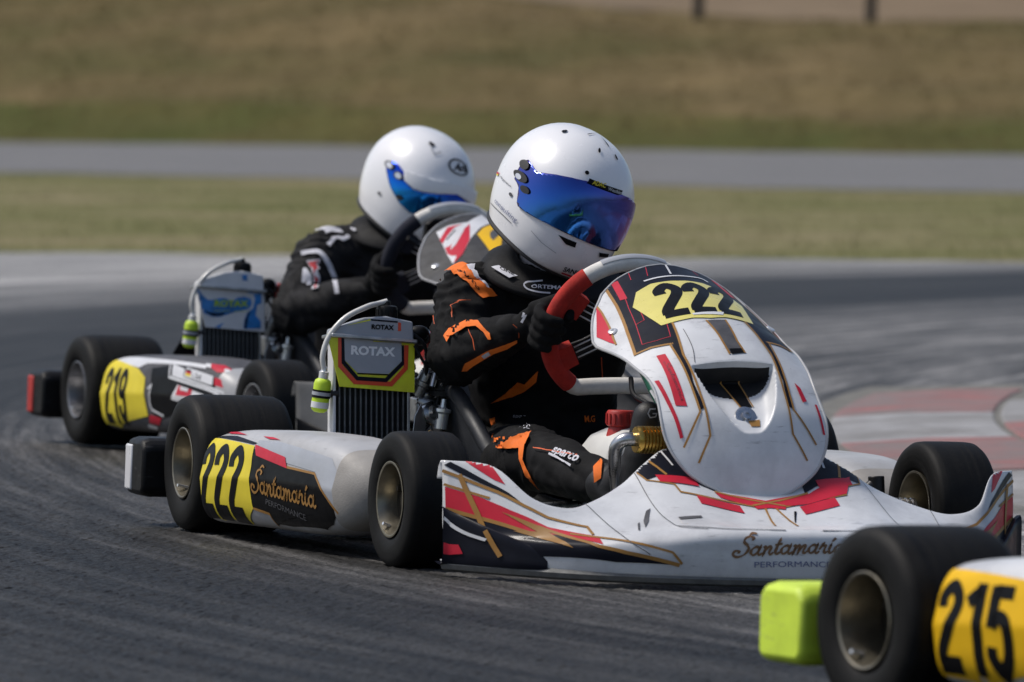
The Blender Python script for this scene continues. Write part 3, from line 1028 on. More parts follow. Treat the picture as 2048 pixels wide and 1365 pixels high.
        P['winglet%d' % s_] = wo
    lip = MB(); lip.tube([Vector((nose_tab(abs(-.57 + 1.14 * i / 40))[0] - .012, -.57 + 1.14 * i / 40, .026)) for i in range(41)], .012, 8)
    lip.build('fairing_lip', S.get('lip', 'dull_plate'), no)
    # front panel (number shield behind the nose)
    out = PANEL_OUT
    NYP, NTP = 130, 260
    pm = MB(); t0 = min(b for a, b in out); t1 = max(b for a, b in out)
    # shape the grid inside the outline: for each t the half width
    hw = panel_halfwidth
    def tt_(a): return t0 + (t1 - t0) * (.35 * a + .65 * (1 - math.cos(PI * a)) / 2)
    def pf(a, b):
        t = tt_(a)
        w = hw(t)
        return pan_pt((2 * b - 1) * w, t)
    pm.grid(pf, NTP, NYP)
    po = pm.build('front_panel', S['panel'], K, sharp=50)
    P['panel'] = po
    po.data.materials.append(MATS['rad_core'])          # black painted on the recess for the shade inside the scoop's mouth
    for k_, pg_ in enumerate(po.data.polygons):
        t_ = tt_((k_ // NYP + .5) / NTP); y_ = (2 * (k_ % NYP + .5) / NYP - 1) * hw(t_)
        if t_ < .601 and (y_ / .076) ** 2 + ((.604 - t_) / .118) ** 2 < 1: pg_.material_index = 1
    po.matrix_local = S['unlean'] @ Matrix.Translation(S.get('panel_shift', (0, 0, 0)))
    so = po.modifiers.new('thickness', 'SOLIDIFY'); so.thickness = .004; so.offset = -1
    rim = MB()
    edge = []
    for i in range(61):
        t = tt_(i / 60); edge.append(pan_pt(-hw(t), t))
    for i in range(60, -1, -1):
        t = tt_(i / 60); edge.append(pan_pt(hw(t), t))
    rim.tube([p for i, p in enumerate(edge) if i == 0 or (p - edge[i - 1]).length > 1e-4], .0028, 8, closed=True)
    rim.build('panel_edge', 'pod_white', po)
    for y, t in ((-.160, .872), (.160, .872)):
        q = MB(); c, d, n = pan_frame(t); p = pan_pt(y, t)
        nn = (n + Vector((0, y * 2.6, 0))).normalized()
        q.lathe([(-.002, .001), (0, .0095), (.003, .0095), (.0045, .007), (.0045, .003), (.002, .0028), (.002, 0)], p, nn, 16)
        q.build('screw', 'clear_screw', po)
    q = MB(); p = pan_pt(0, .37); n = pan_frame(.37)[2]
    q.lathe([(-.004, .001), (-.002, .022), (.002, .021), (.004, .013), (.003, .010), (.009, .009), (.010, .004), (.007, .0035), (.007, 0)], p, n, 24)
    q.build('centre_bolt', 'steel', po)
    sup = MB()
    sup.tube([(1.02, -.06, .46), (.98, -.03, .40), (.92, 0, .36)], .007, 8); sup.tube([(1.02, .06, .46), (.98, .03, .40), (.92, 0, .36)], .007, 8)
    sup.build('panel_support', 'dark_metal', K)
    # side pods
    base = pod_mesh()
    for s_ in (-1, 1):
        mb = base if s_ < 0 else mirror_y(base)
        sp = mb.build('side_pod', S['pod'], K, sharp=55)
        sp.location = (0, -s_ * S.get('pod_in', 0), S.get('pod_up', 0))
        if s_ > 0: sp.location.y -= .035; sp.location.z -= .018
        if s_ < 0: P['pod'] = sp
        else: P['pod_left'] = sp
        cp = pod_cap_mesh(); cp = cp if s_ < 0 else mirror_y(cp)
        cp.build('pod_end', S['pod_cap'], sp, sharp=55)
    # seat
    spine = table([(0, .68, .105), (.12, .60, .075), (.25, .5, .045), (.42, .34, .035), (.55, .22, .06), (.66, .14, .13), (.8, .07, .22), (.92, .03, .30), (1., .01, .34)])
    wid = table([(0, .185, .05), (.12, .215, .10), (.25, .235, .20), (.38, .245, .275), (.5, .245, .25), (.62, .24, .20), (.8, .225, .13), (.92, .20, .08), (1., .17, .05)])
    def seat_f(a, b):
        x, z = spine(b); p, q = spine(max(0, b - .03)), spine(min(1, b + .03))
        d = Vector((q[0] - p[0], 0, q[1] - p[1])).normalized(); n = Vector((d.z, 0, -d.x))
        w, h = wid(b); k = 2 * a - 1
        ang = abs(k) * PI / 2
        y = math.copysign(w * math.sin(ang) ** .72, k) if k else 0
        hh = h * (1 - math.cos(ang)) ** 1.15
        up = (n * .5 + Vector((0, 0, 1)) * .8).normalized() if b < .6 else (n * .9 + Vector((0, 0, .3))).normalized()
        return Vector((x, y, z)) + up * hh
    se = MB(); se.grid(seat_f, 44, 44)
    seat = se.build('seat', 'seat_shell', K, solid=.007, sharp=70)
    sr = MB()
    for a in (0., 1.):
        sr.tube([seat_f(a, i / 30) for i in range(31)], .016, 10)
    sr.build('seat_edge', 'seat_shell', seat)
    # fuel tank between the legs
    ft = MB()
    ft.rings([[(.82 + a * k + dx, b * k2, z) for a, b in ((-.09, -.085), (.075, -.085), (.09, -.07), (.09, .07), (.075, .085), (-.09, .085), (-.10, .07), (-.10, -.07))] for z, k, k2, dx in ((.05, .95, 1.3, 0), (.06, 1, 1.4, 0), (.17, 1, 1.4, 0), (.22, .95, 1.3, .005), (.245, .8, 1.15, .01), (.262, .55, .85, .015), (.267, .40, .6, .02))])
    tank = ft.build('fuel_tank', 'tank_white', K, bevel=.012, sharp=60)
    tk = MB()
    prof = []
    tk.lathe([(.266, .020), (.270, .028), (.295, .028), (.299, .025), (.300, .0)], (.845, -.005 + S.get('cap_dy', -.06), 0), (0, 0, 1), 20)
    for k in range(16):
        a = 2 * PI * k / 16
        tk.box((.845 + .028 * math.cos(a), -.005 + S.get('cap_dy', -.06) + .028 * math.sin(a), .283), (.004, .004, .02), (0, 0, a))
    tk.lathe([(.24, .03), (.27, .022)], (.845, -.005 + S.get('cap_dy', -.06), 0), (0, 0, 1), 16)
    tk.build('tank_cap', 'red_plastic', tank)
    # pedals and brake cylinder
    for s_ in (-1, 1):
        pd = MB(); pd.tube([(1.22, s_ * .16, .05), (1.24, s_ * .16, .14), (1.21, s_ * .15, .21), (1.21, s_ * .10, .215)], .007, 8, 3); pd.build('pedal', 'steel', K)
    
    gc = MB()
    prof = [(0, .001), (0, .024)]
    for k in range(9):
        a = .006 + k * .0068
        prof += [(a, .026), (a + .004, .026), (a + .0045, .021), (a + .0065, .021)]
    prof += [(.071, .025), (.073, .024), (.073, .001)]
    gc.lathe(prof, (1.275, -.195, .262), (0, 1, 0), 26)
    go = gc.build('brake_cylinder', 'gold_metal', K)
    el = MB(); el.tube([(1.275, -.190, .262), (1.275, -.215, .262), (1.262, -.228, .245), (1.25, -.225, .20), (1.235, -.215, .15), (1.23, -.20, .09)], [.013, .013, .013, .011, .007, .006], 12, 5)
    el.build('elbow_pipe', 'steel', go)
    MB().tube([(1.275, -.124, .262), (1.275, -.09, .262)], .006, 8).build('push_rod', 'dark_metal', go)
    # steering wheel
    build_steering(K, S)
    # radiator, engine
    build_radiator(K, S, P)
    build_engine(K, S)
    return P

STC = Vector((.70, 0, .43)); SE1 = Vector((.443, 0, .896)).normalized(); SE2 = Vector((0, -1, 0)); SN = Vector((-SE1.z, 0, SE1.x))
def steer_pt(phi, off=0):
    """phi: degrees from the top towards the driver's right"""
    a = R(phi); r = .148
    x, y = r * math.sin(a), r * math.cos(a)
    if y < -.128: y = -.128 - (y + .128) * .12
    return STC + SE2 * x + SE1 * y + SN * off
def build_steering(K, S):
    sw = empty('steering_wheel', K)
    sw.matrix_local = S['unlean'] @ Matrix.Translation(S.get('steer_shift', (0, 0, 0)))
    yaw = S.get('steer_phi', 0)
    def seg(a, b, n=24): return [steer_rot(steer_pt(a + (b - a) * i / n), yaw) for i in range(n + 1)]
    def steer_rot(p, ang):
        q = p - STC; return STC + Matrix.Rotation(R(ang), 3, SN) @ q
    MB().tube(seg(-38, 38), .0165, 14).build('wheel_rim', 'white_grip', sw)
    MB().tube(seg(142, 218), .0165, 14).build('wheel_rim', 'white_grip', sw)
    lab = MB()
    n = 24
    rr = [[steer_rot(steer_pt(-24 + 48 * i / n) , yaw) + (steer_pt(-24 + 48 * i / n) - STC).normalized() * a + SN * b for a, b in ((.0158, -.0085), (.0178, -.0045), (.0182, 0), (.0178, .0045), (.0158, .0085))] for i in range(n + 1)]
    lab.rings(rr, closed=False, cap=False); lab.build('wheel_label', 'silver_print', sw)
    for s_ in (-1, 1):
        g = MB(); g.tube(seg(s_ * 37, s_ * 143, 40), .0185, 14)
        for ph in (62, 118):
            p = steer_rot(steer_pt(s_ * ph), yaw); c = (STC - p).normalized()
            tdir = SN.cross(c).normalized()
            g.rings([[p + c * d + tdir * a * wv + SN * b for a, b in ((-.026, -.011), (.026, -.011), (.026, .011), (-.026, .011))] for d, wv in ((.0, 1.15), (.028, .95), (.045, .9))])
        g.build('grip', S['grip'], sw, sharp=60)
        for ph in (62, 118):
            p = steer_rot(steer_pt(s_ * ph), yaw); c = (STC - p).normalized(); tdir = SN.cross(c).normalized()
            k = MB(); L = (STC - p).length
            k.rings([[p + c * d + tdir * a * wv + SN * b for a, b in ((-.022, -.003), (.022, -.003), (.022, .003), (-.022, .003))] for d, wv in ((.04, 1.), (.07, .85), (.11, .95), (L, 1.0))])
            ko = k.build('spoke', 'black_plastic', sw, bevel=.001)
            ln = MB()
            for a in (-.013, 0, .013):
                ln.rings([[p + c * d + tdir * (a + e) - SN * .0045 for e in (-.0016, .0016)] for d in (.048, .065, .085, .108)], closed=False, cap=False)
            ln.build('spoke_line', 'white_print', ko, solid=.0008)
    h = MB(); h.lathe([(-.02, .035), (.004, .038), (.01, .03), (.012, .0)], STC, SN, 24); h.build('hub', 'dark_metal', sw)
    if S.get('display', False):
        d = MB(); c = STC + SE1 * .075 + SN * .01
        d.rings([[c + SE2 * a + SE1 * b + SN * z for a, b in ((-.06, -.04), (.06, -.04), (.065, .03), (.045, .045), (-.045, .045), (-.065, .03))] for z in (-.015, .012)])
        dd = d.build('lap_timer', 'black_plastic', sw, bevel=.004)
        q = MB(); q.lathe([(0, .006), (.018, .006), (.02, .001)], c + SE2 * .055 - SN * .015 - SE1 * .03, -SN, 12); q.build('red_button', 'red_plastic', dd)
        r_ = MB(); r_.tube([steer_pt(-55, -.03), STC + SE1 * .02 - SN * .05, steer_pt(55, -.03)], .006, 8, 6); r_.build('display_bracket', 'dark_metal', dd)
    MB().tube([STC - SN * .01, (.92, 0, .30), (1.14, 0, .06)], .012, 12).build('steering_column', S.get('frame', 'green_tube'), K)
    z = MB(); z.tube([(.90, -.015, .325), (.912, -.004, .297), (.922, .012, .302)], .0035, 6); z.tube([(.90, -.015, .325), (.885, -.02, .34)], .003, 6)
    z.build('cable_tie', 'white_print', K)
    cb = MB(); cb.tube([(.80, -.03, .36), (.86, -.045, .33), (.93, -.03, .30), (1.02, -.05, .2), (1.12, -.08, .09)], .005, 8, 5); cb.build('cable', 'black_plastic', K)
    st = MB()
    st.prism([(-.03, 0), (.03, 0), (.05, .13), (.02, .20), (-.02, .20), (-.05, .13)], (1.10, 0, .06), (0, 1, 0), (-.3, 0, .95), .008)
    st.build('column_support', 'red_plastic', K, bevel=.003)

def build_radiator(K, S, P):
    X0 = .35
    tilt = Matrix.Rotation(R(-6), 3, 'Y')
    def T(p): return Vector((X0, 0, .14)) + tilt @ Vector((p[0], p[1], p[2] - .14))
    y0, y1 = -.487, -.331
    rd = MB()
    def bx(c, s_):
        b = MB(); b.box(c, s_); b.v = [T(p) for p in b.v]; return b
    co = bx((-.012, (y0 + y1) / 2, .27), (.022, y1 - y0 - .004, .28)).build('radiator', 'rad_core', K)
    for sgn, y in ((-1, y0), (1, y1)):
        bx((-.008, y, .275), (.036, .006, .30)).build('radiator_side', 'aluminium' if sgn > 0 else S.get('rad_side', 'white_print'), co, bevel=.001)
    n = 13
    base = bx((.0035, 0, .27), (.009, .0030, .278)).mesh('radiator_slat')
    for k in range(n):
        y = y0 + (y1 - y0) * (k + 1) / (n + 1)
        o = link('radiator_slat', base, 'rad_slat', co, loc=(0, y, 0))
    # zig-zag fins between the tubes
    fz = MB()
    for k in range(n + 1):
        ya = y0 + (y1 - y0) * k / (n + 1) + .002; yb = y0 + (y1 - y0) * (k + 1) / (n + 1) - .002
        pts = []
        for i in range(56):
            z = .135 + .27 * i / 55
            pts.append((ya if i % 2 else yb, z))
        for i in range(55):
            (a, za), (b, zb) = pts[i], pts[i + 1]
            fz.add([T((-.004, a, za)), T((-.004, b, zb)), T((.0005, b, zb)), T((.0005, a, za))], [(0, 1, 2, 3)])
    tag(fz.build('cooling_fins', 'dark_metal', co), kind='stuff')
    bt = bx((-.008, (y0 + y1) / 2, .125), (.05, y1 - y0 + .012, .035)).build('bottom_tank', 'aluminium', co, bevel=.006)
    # top tank: a sloped box
    tt = MB()
    zt = .425
    prof = [(y0 - .004, zt - .008), (y1 + .008, zt - .016), (y1 + .006, zt + .022), (y1 - .05, zt + .032), (y0 + .06, zt + .028), (y0 - .002, zt + .006)]
    tt.rings([[T((x, a, b)) for a, b in prof] for x in (-.035, .018)])
    to = tt.build('top_tank', S['tank'], co, bevel=.003)
    P['tank'] = to
    lp = MB(); lp.box((0, 0, 0), (.07, y1 - y0 + .024, .008), (R(-3.0), 0, 0)); lp.v = [T(p + Vector((-.004, (y0 + y1) / 2, zt - .014))) for p in lp.v]
    lp.build('tank_flange', 'aluminium' if S.get('tank') != 'blue' else 'white_print', co, bevel=.002)
    cc = T((-.008, -.372, zt + .024))
    cp = MB(); cp.lathe([(0, .019), (.004, .021), (.026, .021), (.03, .019), (.032, .008), (.04, .006), (.042, 0)], cc, (0, 0, 1), 24)
    for k in range(14):
        a = 2 * PI * k / 14
        cp.box(cc + Vector((.021 * math.cos(a), .021 * math.sin(a), .015)), (.003, .003, .018), (0, 0, a))
    cp.build('radiator_cap', 'black_plastic', co)
    # plate over the upper core
    pl = MB()
    q = S['plate_px']
    pl.prism(q, T((.016, 0, 0)) + Vector((0, 0, 0)), (0, 1, 0), tilt @ Vector((0, 0, 1)), .003)
    po = pl.build('radiator_cover', S['plate'], co, sharp=30)
    P['plate'] = po
    # overflow bottle and its hose
    bc = Vector((.335, -.512, .297))
    ob = MB(); ob.lathe([(-.036, .0), (-.035, .010), (-.031, .0155), (-.024, .0175), (-.004, .0175), (-.003, .015), (.007, .015), (.008, .0175), (.022, .0175), (.029, .0155), (.033, .010), (.034, 0)], bc, (.06, .08, 1), 24)
    bo = ob.build('overflow_bottle', 'lime_plastic', K, sharp=60)
    bd = MB(); bd.lathe([(-.006, .0168), (-.006, .0185), (.010, .0185), (.010, .0168)], bc, (.06, .08, 1), 24, True); bd.build('bottle_band', 'black_plastic', bo)
    bd = MB(); bd.lathe([(-.001, .0184), (-.001, .0190), (.006, .0190), (.006, .0184)], bc, (.06, .08, 1), 24, True); bd.build('bottle_label', 'silver_print', bo)
    bd = MB(); bd.lathe([(-.026, .0172), (-.026, .0180), (-.014, .0180), (-.014, .0172)], bc, (.06, .08, 1), 24, True); bd.build('bottle_label', S.get('botlab', 'white_print'), bo)
    nk = MB(); nk.lathe([(.033, .010), (.046, .010), (.048, .007), (.056, .006)], bc, (.06, .08, 1), 16); nk.build('bottle_neck', 'clear_screw', bo)
    MB().tube([bc + Vector((0, .015, .002)), bc + Vector((.004, .035, .004))], .008, 10).build('bottle_clip', 'dark_metal', bo)
    hs = MB(); hs.tube([bc + Vector((.004, .003, .05)), bc + Vector((.004, -.001, .078)), bc + Vector((.003, .012, .118)), bc + Vector((.002, .045, .155)), bc + Vector((.0, .09, .178)), cc + Vector((0, -.02, .034)), cc + Vector((0, 0, .040))], .0055, 10, 6)
    hs.build('overflow_hose', 'clear_hose', K)
    # hoses
    h = MB(); h.tube([T((-.03, y1, .42)), (.31, -.30, .425), (.26, -.28, .41), (.22, -.29, .38)], .015, 12, 5); h.build('coolant_hose', 'black_plastic', K)
    h = MB(); h.tube([T((-.02, y1, .16)), (.33, -.30, .175), (.30, -.27, .215), (.27, -.26, .222), (.22, -.28, .19)], .0055, 10, 6); h.build('fuel_hose', 'amber_hose', K)
    h = MB(); h.tube([cc + Vector((.01, .03, -.012)), (.34, -.300, .40), (.33, -.292, .33), (.30, -.285, .27)], .004, 8, 5); h.build('cable', 'black_plastic', K)
    # rounded plate for an unidentified dark shape left of the radiator
    if not S.get('side_plate'): return
    g = MB()
    out = [(-.075, .09), (-.07, .18), (-.055, .235), (-.025, .285), (.01, .305), (.04, .30), (.07, .27), (.085, .2), (.085, .09), (.02, .09), (.005, .125), (-.01, .09)]
    g.prism(out, (.20, -.455, .012), (0, 1, 0), (0, 0, 1), .004)
    g.build('rounded_plate', S.get('side_plate', 'dull_plate'), K, bevel=.001)

def build_engine(K, S):
    e = MB(); e.rings([[(.14 + a * k, -.36 + b * k, z) for a, b in ((-.11, -.09), (.10, -.09), (.12, -.07), (.12, .07), (.10, .09), (-.11, .09), (-.13, .07), (-.13, -.07))] for z, k in ((.07, .9), (.08, 1), (.19, 1), (.205, .9))])
    en = e.build('engine', 'dark_metal', K, bevel=.006)
    cyl = MB(); cyl.lathe([(.20, .058), (.205, .062), (.30, .062), (.305, .066), (.32, .066), (.325, .055), (.345, .05), (.35, .02), (.352, 0)], (.15, -.335, 0), (-.12, .15, 1), 28)
    cyl.build('cylinder', 'dark_metal', en)
    rb = MB()
    for k in range(6): rb.lathe([(.21 + k * .015, .0), (.21 + k * .015, .069), (.214 + k * .015, .069), (.214 + k * .015, 0)], (.15, -.335, 0), (-.12, .15, 1), 24)
    rb.build('cylinder_ribs', 'aluminium', en)
    pg = MB(); pg.lathe([(0, .010), (.03, .010), (.032, .013), (.04, .013), (.042, .008), (.055, .007)], (.285, -.268, .345), (0, 0, 1), 12)
    for k in range(5): pg.lathe([(.004 + k * .006, .0), (.004 + k * .006, .0125), (.007 + k * .006, .0125), (.007 + k * .006, 0)], (.285, -.268, .345), (0, 0, 1), 12)
    pg.build('spark_plug', 'steel', en)
    pc = MB(); pc.tube([(.285, -.268, .385), (.285, -.268, .412)], .012, 12); pc.tube([(.285, -.280, .416), (.285, -.235, .418)], .0115, 12); pc.tube([(.285, -.278, .416), (.285, -.288, .416)], .0135, 12)
    pc.build('plug_cap', S.get('plug', 'red_plastic'), en)
    cb = MB(); cb.tube([(.285, -.24, .418), (.26, -.20, .40), (.2, -.21, .36)], .004, 8, 4)
    cb.build('plug_lead', 'black_plastic', en)
    ab = MB(); ab.lathe([(0, .001), (0, .034), (.010, .034), (.012, .030), (.03, .030), (.032, .035), (.046, .035), (.050, .030), (.050, .001)], (.33, -.252, .30), (0, 0, 1), 26)
    ao = ab.build('airbox', 'black_plastic', en)
    MB().lathe([(.0, .007), (.02, .006), (.022, .009), (.03, .009), (.032, .004), (.045, .004)], (.33, -.25, .35), (0, 0, 1), 10).build('intake_fitting', 'steel', ao)
    cr = MB(); cr.box((.30, -.285, .27), (.05, .045, .05)); cr.tube([(.31, -.30, .29), (.33, -.27, .275)], .016, 12); cr.lathe([(0, .02), (.012, .02), (.014, .012), (.03, .012)], (.31, -.285, .295), (0, 0, 1), 12)
    cr.build('carburettor', 'aluminium', en, bevel=.004)
    mt = MB()
    rnd = random.Random(11)
    for k in range(16):
        p = Vector((.30 + rnd.uniform(-.02, .05), -.29 + rnd.uniform(-.035, .03), .20 + rnd.uniform(0, .16)))
        d = Vector((rnd.uniform(-1, 1), rnd.uniform(-1, 1), rnd.uniform(-1, 1))).normalized()
        mt.lathe([(0, .006), (.006, .006), (.006, .003), (.018, .003)], p, d, 6)
    tag(mt.build('engine_bolts', 'steel', en), kind='stuff')
    for nm, prof, c_, ax_, mt_ in (
            ('water_elbow', [(0, .001), (0, .017), (.02, .017), (.022, .021), (.03, .021), (.032, .015), (.05, .014), (.055, .001)], (.315, -.305, .300), (.2, .4, 1), 'aluminium'),
            ('power_valve', [(0, .001), (0, .022), (.006, .024), (.020, .024), (.024, .016), (.034, .014), (.036, .001)], (.335, -.288, .262), (.8, .3, .2), 'steel'),
            ('starter_motor', [(0, .001), (0, .025), (.004, .028), (.07, .028), (.076, .02), (.08, .001)], (.345, -.325, .165), (-.3, .9, .12), 'dark_metal'),
            ('hose_clamp', [(0, .0165), (.008, .0165), (.008, .0185), (0, .0185)], (.30, -.295, .418), (-.5, .6, -.2), 'steel'),
            ('filter_bowl', [(0, .001), (0, .013), (.03, .014), (.034, .018), (.040, .018), (.044, .006), (.06, .005)], (.36, -.268, .235), (0, .1, 1), 'clear_screw'),
            ('throttle_barrel', [(0, .001), (0, .007), (.035, .007), (.037, .010), (.046, .010), (.05, .001)], (.352, -.285, .318), (-.2, .3, 1), 'steel')):
        q = MB(); q.lathe(prof, c_, ax_, 18); q.build(nm, mt_, en)
    br = MB(); br.prism([(0, 0), (.03, 0), (.034, .05), (.02, .085), (.006, .06)], (.362, -.330, .20), (-.25, .97, 0), (0, 0, 1), .003); br.build('engine_bracket', 'aluminium', en, bevel=.001)
    cbl = MB(); cbl.tube([(.35, -.325, .40), (.36, -.30, .36), (.352, -.27, .37), (.345, -.262, .33), (.35, -.285, .25), (.345, -.31, .22)], .0032, 8, 6); cbl.build('cable', 'black_plastic', en)
    hd = MB(); hd.tube([(.31, -.30, .24), (.34, -.28, .25), (.335, -.26, .29)], .005, 8, 4); hd.tube([(.30, -.31, .33), (.33, -.275, .325), (.345, -.25, .30)], .006, 8, 4); hd.tube([(.33, -.30, .21), (.35, -.27, .19), (.33, -.25, .23)], .004, 8, 4)
    hd.build('engine_hoses', 'black_plastic', en)
    ex = MB(); ex.tube([(.05, -.36, .22), (-.03, -.34, .24), (-.10, -.25, .22), (-.14, -.05, .20), (-.15, .15, .19), (-.15, .30, .18)], [.02, .025, .035, .045, .045, .03], 16, 6)
    ex.build('exhaust', 'dull_plate', K)
# ------------------------------------------------------------------ helmet
helm_tab = table([   # z: half width, front, back
    (-.135, .098, .118, .100), (-.128, .104, .136, .106), (-.11, .110, .149, .118), (-.08, .119, .158, .136), (-.04, .126, .157, .149),
    (0, .128, .152, .154), (.04, .122, .141, .147), (.075, .106, .121, .128), (.10, .086, .097, .105), (.118, .062, .069, .077), (.129, .036, .040, .045), (.134, .004, .004, .005)])
def helm_pt(az, z, off=0.):
    """az in degrees, 0 = face, positive towards the wearer's right (-Y); z up"""
    w, f, b = helm_tab(z)
    a = R(az)
    c, s_ = math.cos(a), math.sin(a)
    L = f if c > 0 else b
    e = 2 / 2.25
    p = Vector((L * math.copysign(abs(c) ** e, c), -w * math.copysign(abs(s_) ** e, s_), z))
    if off:
        d = .002
        q1 = helm_pt(az + 1, z) - helm_pt(az - 1, z)
        q2 = helm_pt(az, min(z + d, .134)) - helm_pt(az, z - d)
        n = q1.cross(q2)
        if n.dot(p) < 0: n = -n
        p = p + n.normalized() * off
    return p
HZ = [-.135, -.132, -.128, -.12, -.11, -.10, -.09, -.08, -.07, -.06, -.05, -.04, -.03, -.02, -.01, 0, .01, .02, .03, .04, .05, .06, .07, .08, .09, .1, .108, .115, .121, .126, .13, .1325, .134]
def rim_cut(az):
    """lower edge: the shell reaches lowest at the chin, higher at the nape"""
    return -.135 + .028 * (1 - math.cos(R(az))) / 2
def helmet_shell():
    mb = MB()
    rings = []
    for z in HZ:
        ring = []
        for k in range(72):
            az = -180 + 5 * k
            lo = rim_cut(az)
            zz = lo + (z + .135) * (.134 - lo) / .269
            ring.append(helm_pt(az, zz))
        rings.append(ring)
    rings = [[p * .90 + Vector((0, 0, .004)) for p in rings[3]]] + rings
    mb.rings(rings, cap=False)
    mb.f.append(tuple(range(len(mb.v) - 72, len(mb.v))))
    return mb
class HelmFrame:
    """prints wrapped round the helmet in degrees and millimetres"""
def lay_helm(name, flat, parent, m, lift=.0012, step=5., sx=1., solid=0):
    vs, fs = refine(flat, step)
    me = bpy.data.meshes.new(name)
    me.from_pydata([tuple(helm_pt(a, z / 1000., lift)) for a, z in vs], [], fs)
    bm = bmesh.new(); bm.from_mesh(me); bmesh.ops.recalc_face_normals(bm, faces=bm.faces)
    if sum(f.normal.dot(f.calc_center_median()) for f in bm.faces) < 0: bmesh.ops.reverse_faces(bm, faces=bm.faces)
    bm.to_mesh(me); bm.free()
    return link(name, me, m, parent, sharp=60, solid=solid)

def circle2(c, ra, rb, n=16):
    return [(c[0] + ra * math.cos(2 * PI * i / n), c[1] + rb * math.sin(2 * PI * i / n)) for i in range(n)]

# ------------------------------------------------------------------ hand closed round the steering wheel
def grip_hand(mb, c, axis, out, wrist, side):
    """c: rim centre; axis: along the rim (thumb end first); out: from the wheel's middle outwards; wrist: forearm end"""
    a = Vector(axis).normalized(); o = Vector(out); o = (o - a * o.dot(a)).normalized()
    n = a.cross(o).normalized()
    w = Vector(wrist)
    if n.dot(w - Vector(c)) < 0: n = -n           # n points to the driver's side
    c = Vector(c)
    for i, (t, L) in enumerate(((.030, .95), (.010, 1.05), (-.011, 1.0), (-.031, .85))):
        q = c + a * t
        # palm side (towards driver / outside), over the outside to the front, hooking back inside
        path = []
        for k in range(7):
            ang = R(-10 + 205 * L * k / 6)
            path.append(q + (n * math.cos(ang) + o * math.sin(ang)) * .030)
        rad = [.0125, .0125, .0125, .012, .0115, .011, .0095]
        for k in range(6):
            limb(mb, path[k], path[k + 1], rad[k] * (.92 if i == 3 else 1), rad[k + 1] * (.92 if i == 3 else 1), 10)
    # back of the hand
    k1 = c + n * .034 + o * .010
    for t in (.028, .008, -.012, -.028):
        limb(mb, k1 + a * t, k1 + a * t * .7 + (w - k1) * .62, .0165, .017, 10)
    limb(mb, k1 + (w - k1) * .5, w, .027, .030, 14)
    # thumb closing over the inner side
    th = [k1 + a * .036 + (w - k1) * .35, c + a * .050 + n * .028 - o * .012, c + a * .046 - o * .030 + n * .004, c + a * .034 - o * .026 - n * .018]
    for k in range(3): limb(mb, th[k], th[k + 1], (.0145, .0125, .0115)[k], (.0125, .0115, .010)[k], 10)

def boot(mb, ankle, toe, heel):
    a, t, h = Vector(ankle), Vector(toe), Vector(heel)
    limb(mb, a, h + (a - h) * .25, .044, .036)
    limb(mb, h + (t - h) * .12, h + (t - h) * .55, .033, .037)
    limb(mb, h + (t - h) * .45, t - (t - h) * .14, .037, .030)
    limb(mb, a + (h - a) * .2, h + (t - h) * .5, .04, .034)

